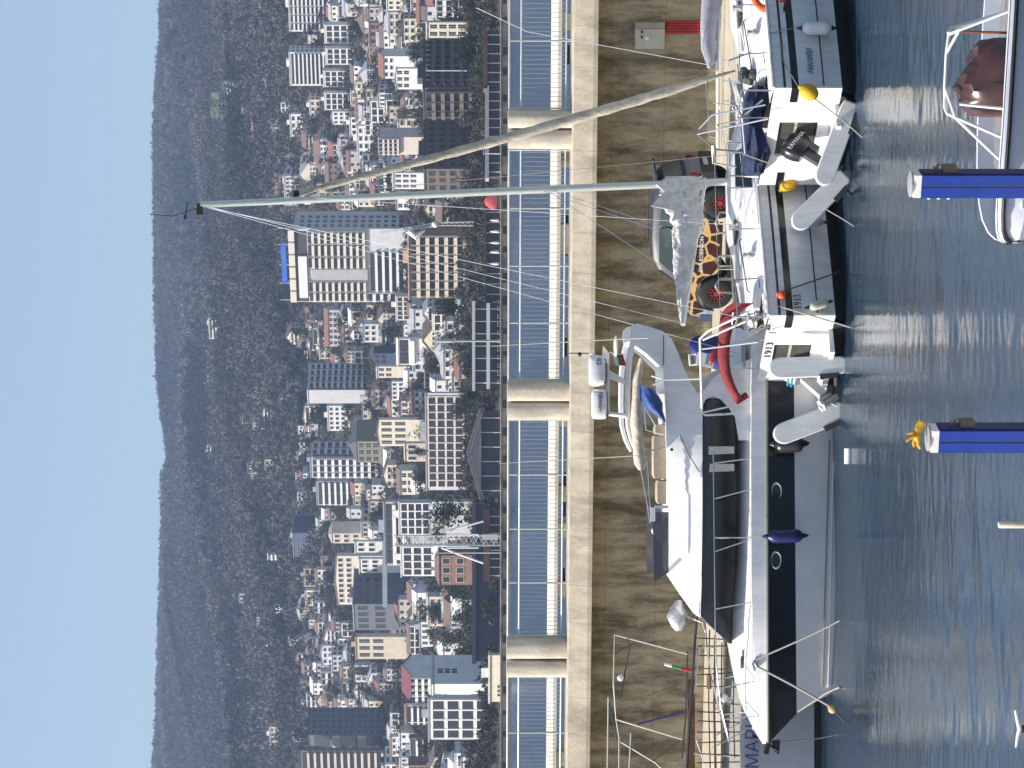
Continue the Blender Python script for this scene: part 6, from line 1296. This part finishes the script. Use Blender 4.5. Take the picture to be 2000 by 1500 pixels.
pav('brown fasciaed beach restaurant with white columns in front of the navy roof', 1000, 1132, 946, 988, 628, mat('dark_hall', (.05, .05, .055), .5), BRN, (945, 957), 'the brown restaurant', 8)
pav('long dark navy roof along the shore behind the brown restaurant', 985, 1292, 922, 972, 645, CORR, CORR, (922, 930), 'the navy roof', 0, 'long_shed')
pav('low brown seafront bar with white columns near the picture top', 60, 170, 944, 988, 630, mat('dark_hall', (.05, .05, .055), .5), BRN, (944, 952), 'the low brown bar', 6)
pav('low grey seafront terrace building behind the furled headsail', 172, 345, 948, 988, 630, mat('dark_hall', (.05, .05, .055), .5), wm('grey'), (948, 955), 'the grey terrace bar', 10)
pav('dark open beach bar on the shore in front of the brown balcony hotel', 405, 585, 948, 988, 634, mat('dark_hall', (.05, .05, .055), .5), mat('dark_fascia', (.06, .055, .055), .6), (946, 950), 'the dark beach bar', 9)
for k, (p, dd) in enumerate(((430, 0), (452, 1), (474, 0), (492, 1), (515, 0))):
    c = P(980, p, 629); t = thing('parasol', 'closed white parasol in front of the dark beach bar', 'parasol', Vector((c.x, 629, 1.6)), 0, 'closed parasols at the beach bar'); mb = MB(); mb.tube([(c.x, 629, 1.6), (c.x, 629, 4.9)], .05, 5); mb.build('pole', STEEL, t)
    mb = MB(); mb.tube([(c.x, 629, 2.6), (c.x, 629, 3.2), (c.x, 629, 4.2), (c.x, 629, 4.9)], [.34, .42, .28, .04], 8); mb.build('folded_canopy', SLABW, t)
# red tent
mb = MB(); c = P(958, 393, 628); rings = []
for i in range(7):
    f = i / 6; w = 2.4 * math.sin(PI * (.12 + .76 * f)); rings.append([Vector((c.x - 2.3 + 4.6 * f, 628 + 1.6 * math.cos(PI * k / 8), c.z - 1.6 + w * 1.35 * math.sin(PI * k / 8))) for k in range(9)])
mb.loft(rings, False); solo(mb, 'red_tent', [mat('red_canvas', (.45, .06, .07), .8, var=.25, vscale=1)], 'rounded red tent by the shore beside the mast', 'tent')
# lattice tower with raking struts
c0 = P(955, 1056, 625); Z0 = float(zg(c0.x, 625)); ztop = P(770, 1056, 625).z
t = thing('lattice_tower', 'white steel lattice tower with raking struts at the shore', 'tower', (c0.x, 625, Z0)); w = 1.25
mb = MB()
for sx in (-w, w):
    for sy in (-w, w): mb.tube([(c0.x + sx, 625 + sy, Z0), (c0.x + sx, 625 + sy, ztop)], .13, 5)
mb.build('legs', SLABW, t)
mb = MB(); n = 22
for i in range(n):
    z1 = Z0 + (ztop - Z0) * i / n; z2 = Z0 + (ztop - Z0) * (i + 1) / n
    for (ax_, ay_, bx_, by_) in ((-w, -w, w, -w), (w, -w, w, w), (w, w, -w, w), (-w, w, -w, -w)):
        mb.tube([(c0.x + ax_, 625 + ay_, z1), (c0.x + bx_, 625 + by_, z2 if i % 2 else z1)], .09, 4); mb.tube([(c0.x + ax_, 625 + ay_, z2), (c0.x + bx_, 625 + by_, z1)], .06, 4)
mb.build('lattice', SLABW, t)
for sp, tp in ((1018, 1040), (1100, 1070)):
    mb = MB(); mb.tube([P(862, tp, 624), P(944, sp, 623)], .28, 6); mb.build('strut', SLABW, t)
for pp in (1044, 1070):
    mb = MB(); mb.tube([P(872, pp, 623.5), P(935, pp, 623.5)], .22, 6); mb.build('strut', SLABW, t)
mb = MB(); q = P(957, 1049, 622.5); mb.box(q, (1.4, 1.2, 4.2)); mb.build('kiosk', SLABW, t, smooth=False)
# light masts and lamp posts on the shore
def post(p, v0, v1, d, r, label, name='lamp_post', cat='lamp post', head=None, grp=None):
    a_ = P(v1, p, d); b_ = P(v0, p, d); t = thing(name, label, cat, a_, 0, grp); mb = MB(); mb.tube([a_, b_], [r * 1.3, r], 6); mb.build('shaft', SLABW if head != 'green' else mat('green_mast', (.36, .44, .38), .6), t)
    mb = MB()
    if head == 'green': mb.tube([b_ - Vector((0, 0, 3)), b_ - Vector((0, 0, .4)), b_ + Vector((0, 0, 2.4))], [.45, .5, .06], 8)
    else: mb.box(b_ + Vector((.3, 0, .05)), (1.2, .4, .18))
    mb.build('head', mat('green_mast', (.36, .44, .38), .6) if head == 'green' else SLABW, t); return t
post(666, 862, 985, 626, .28, 'pale green mast with a pointed cap rising behind the teal pavilion', 'light_mast', 'mast', 'green')
post(1080, 855, 985, 620, .10, 'tall thin pole beside the lattice tower')
post(138, 833, 912, 700, .12, 'thin white pole in front of the dark hotel wing')
post(300, 945, 985, 620, .10, 'short lamp post in front of the grey terrace bar')
# bent lattice slide tower by the mast
t = thing('crane', 'slender white lattice crane with a drooping jib, in front of the brown balcony hotel', 'crane', P(925, 437, 650))
def lat(p, q, w, n, name):
    mb = MB(); p, q = Vector(p), Vector(q)
    for s in (-w, w): mb.tube([p + Vector((s, 0, 0)), q + Vector((s * .6, 0, 0))], .09, 4)
    for i in range(n): f0, f1 = i / n, (i + 1) / n; mb.tube([p.lerp(q, f0) + Vector((-w if i % 2 else w, 0, 0)), p.lerp(q, f1) + Vector((w if i % 2 else -w, 0, 0))], .06, 4)
    mb.build(name, SLABW, t)
lat(P(925, 437, 650), P(850, 438, 650), .55, 14, 'tower_section'); lat(P(850, 438, 650), P(806, 446, 650), .5, 8, 'upper_section'); lat(P(815, 444, 650), P(742, 455, 650), .35, 12, 'jib')
mb = MB(); mb.sphere(P(850, 438, 649.5), .9, 10, 8); mb.build('cab', SLABW, t)
mb = MB(); mb.tube([P(806, 446, 650), P(800, 452, 650), P(812, 462, 650), P(830, 450, 650)], [.7, 1.0, .9, .3], 8); mb.build('counterweight', SLABW, t)
# --- trees of the town
def tree_mesh(seed, kind):
    global rng
    keep = rng; rng = np.random.default_rng(seed); n = 1
    tint = {'bare': np.array([[.080, .064, .052]]), 'green': np.array([[.050, .062, .026]]), 'dark': np.array([[.024, .036, .022]])}[kind]
    me = crowns('crown', np.zeros(1), np.array([700.]), np.array([10.]), tint, 1100 if kind != 'bare' else 700, .40, .034, np.zeros(1)); me.transform(Matrix.Translation((0, -700, 0))); me.materials.append(TM); rng = keep
    mb = MB(); mb.tube([(0, 0, -.5), (.05, 0, 2.2), (.1, .1, 5.5)], [.28, .20, .08], 6)
    r_ = random.Random(seed)
    for k in range(7):
        a = r_.uniform(0, 6.28); z = r_.uniform(2, 4.8); mb.tube([(.05, .03, z), (math.cos(a) * 1.4, math.sin(a) * 1.4, z + 2), (math.cos(a) * 2.6, math.sin(a) * 2.6, z + 4)], [.09, .06, .02], 4)
    return me, mb.mesh('trunk', mat('bark', (.10, .08, .06), .9))
TREES = {k: [tree_mesh(100 + i + 10 * j, k) for i in range(3)] for j, k in enumerate(('bare', 'green', 'dark'))}
def tree(kind, d, p, v0, v1, label, grp):
    b_ = P(v1, p, d); h = (v1 - v0) * d / F; c, tr = rr_.choice(TREES[kind]); t = thing('tree', label, 'tree', b_, rr_.uniform(0, 6.28), grp); s = h / 10.5
    for nm, me in (('crown', c), ('trunk', tr)):
        ob = bpy.data.objects.new(nm, me); COL.objects.link(ob); ob.parent = t; ob.scale = (s, s, s)
tl = [('green', 668, 1005, 818, 930, 'large olive green evergreen tree beside the lattice tower'), ('dark', 690, 600, 846, 925, 'dark evergreen tree behind the picture-top end of the teal pavilion'), ('green', 800, 880, 795, 836, 'yellow green tree downhill of the orange gabled house'), ('green', 700, 1045, 830, 880, 'small olive tree directly behind the lattice tower'),
      ('green', 720, 800, 868, 925, 'bare olive tinted tree in front of the pink seafront hotel'), ('dark', 1060, 650, 735, 790, 'dark cypress-like tree beside the barrel roofed hall')]
for k_, d_, p_, a_, b_, l_ in tl: tree(k_, d_, p_, a_, b_, l_, None)
nb2 = nb
cnt = 0
KN = {'bare': 'bare brown tree', 'dark': 'dark evergreen tree', 'green': 'olive green tree'}
for k in range(2600):
    if cnt >= 150: break
    p = rr_.uniform(-10, 1510); v1 = rr_.uniform(650, 972) if k % 3 else rr_.uniform(880, 975)
    lo, hi = 615., 1700.
    for _ in range(30):
        d = (lo + hi) / 2
        if VH - (float(zg((750 - p) * d / F, d)) - H) * F / d > v1: lo = d
        else: hi = d
    h = rr_.uniform(7, 13); v0 = v1 - h * F / d; kd = rr_.choice(['bare', 'bare', 'bare', 'dark', 'green'])
    if v1 > 900 and not ((0 < p < 440) or (1120 < p < 1290) or 620 < p < 780 or p > 1380): continue
    if any(a[0] - 2 < (v0 + v1) / 2 < a[1] - 12 and a[2] - 4 < p < a[3] + 4 for a in nb2 if a[3] - a[2] > 0) and not (0 < p < 420 and v1 > 880): continue
    s, n, n2 = where((v0 + v1) / 2, p); lab = '%s %s' % (KN[kd], s)
    if lab in USED: lab = '%s between %s and %s' % (KN[kd], n, n2)
    if lab in USED: lab = '%s %s' % ('tall ' + KN[kd] if h > 10 else 'low ' + KN[kd], s)
    if lab in USED: lab = '%s between %s and %s' % ('tall ' + KN[kd] if h > 10 else 'low ' + KN[kd], n, n2)
    if lab in USED or len(lab.split()) > 16: continue
    USED.add(lab); tree(kd, d, p, v0, v1, lab, 'trees among the town houses'); cnt += 1
N = 16000
ys = rng.uniform(640, 1560, N); xs = rng.uniform(-.19, .19, N) * ys; hs = rng.uniform(2.2, 5.5, N)
tt = np.where(rng.random((N, 1)) < .25, np.array([.035, .048, .024]), np.array([.098, .082, .062])) * rng.uniform(.6, 1.3, (N, 1))
me = crowns('town_shrubbery', xs, ys, hs, tt * .75, 44, .55, .12); me.materials.append(TM); fo = bpy.data.objects.new('town_shrubbery', me); COL.objects.link(fo); tag(fo, 'low bare shrubs and weeds between the houses of the town', 'shrubs', kind='stuff')
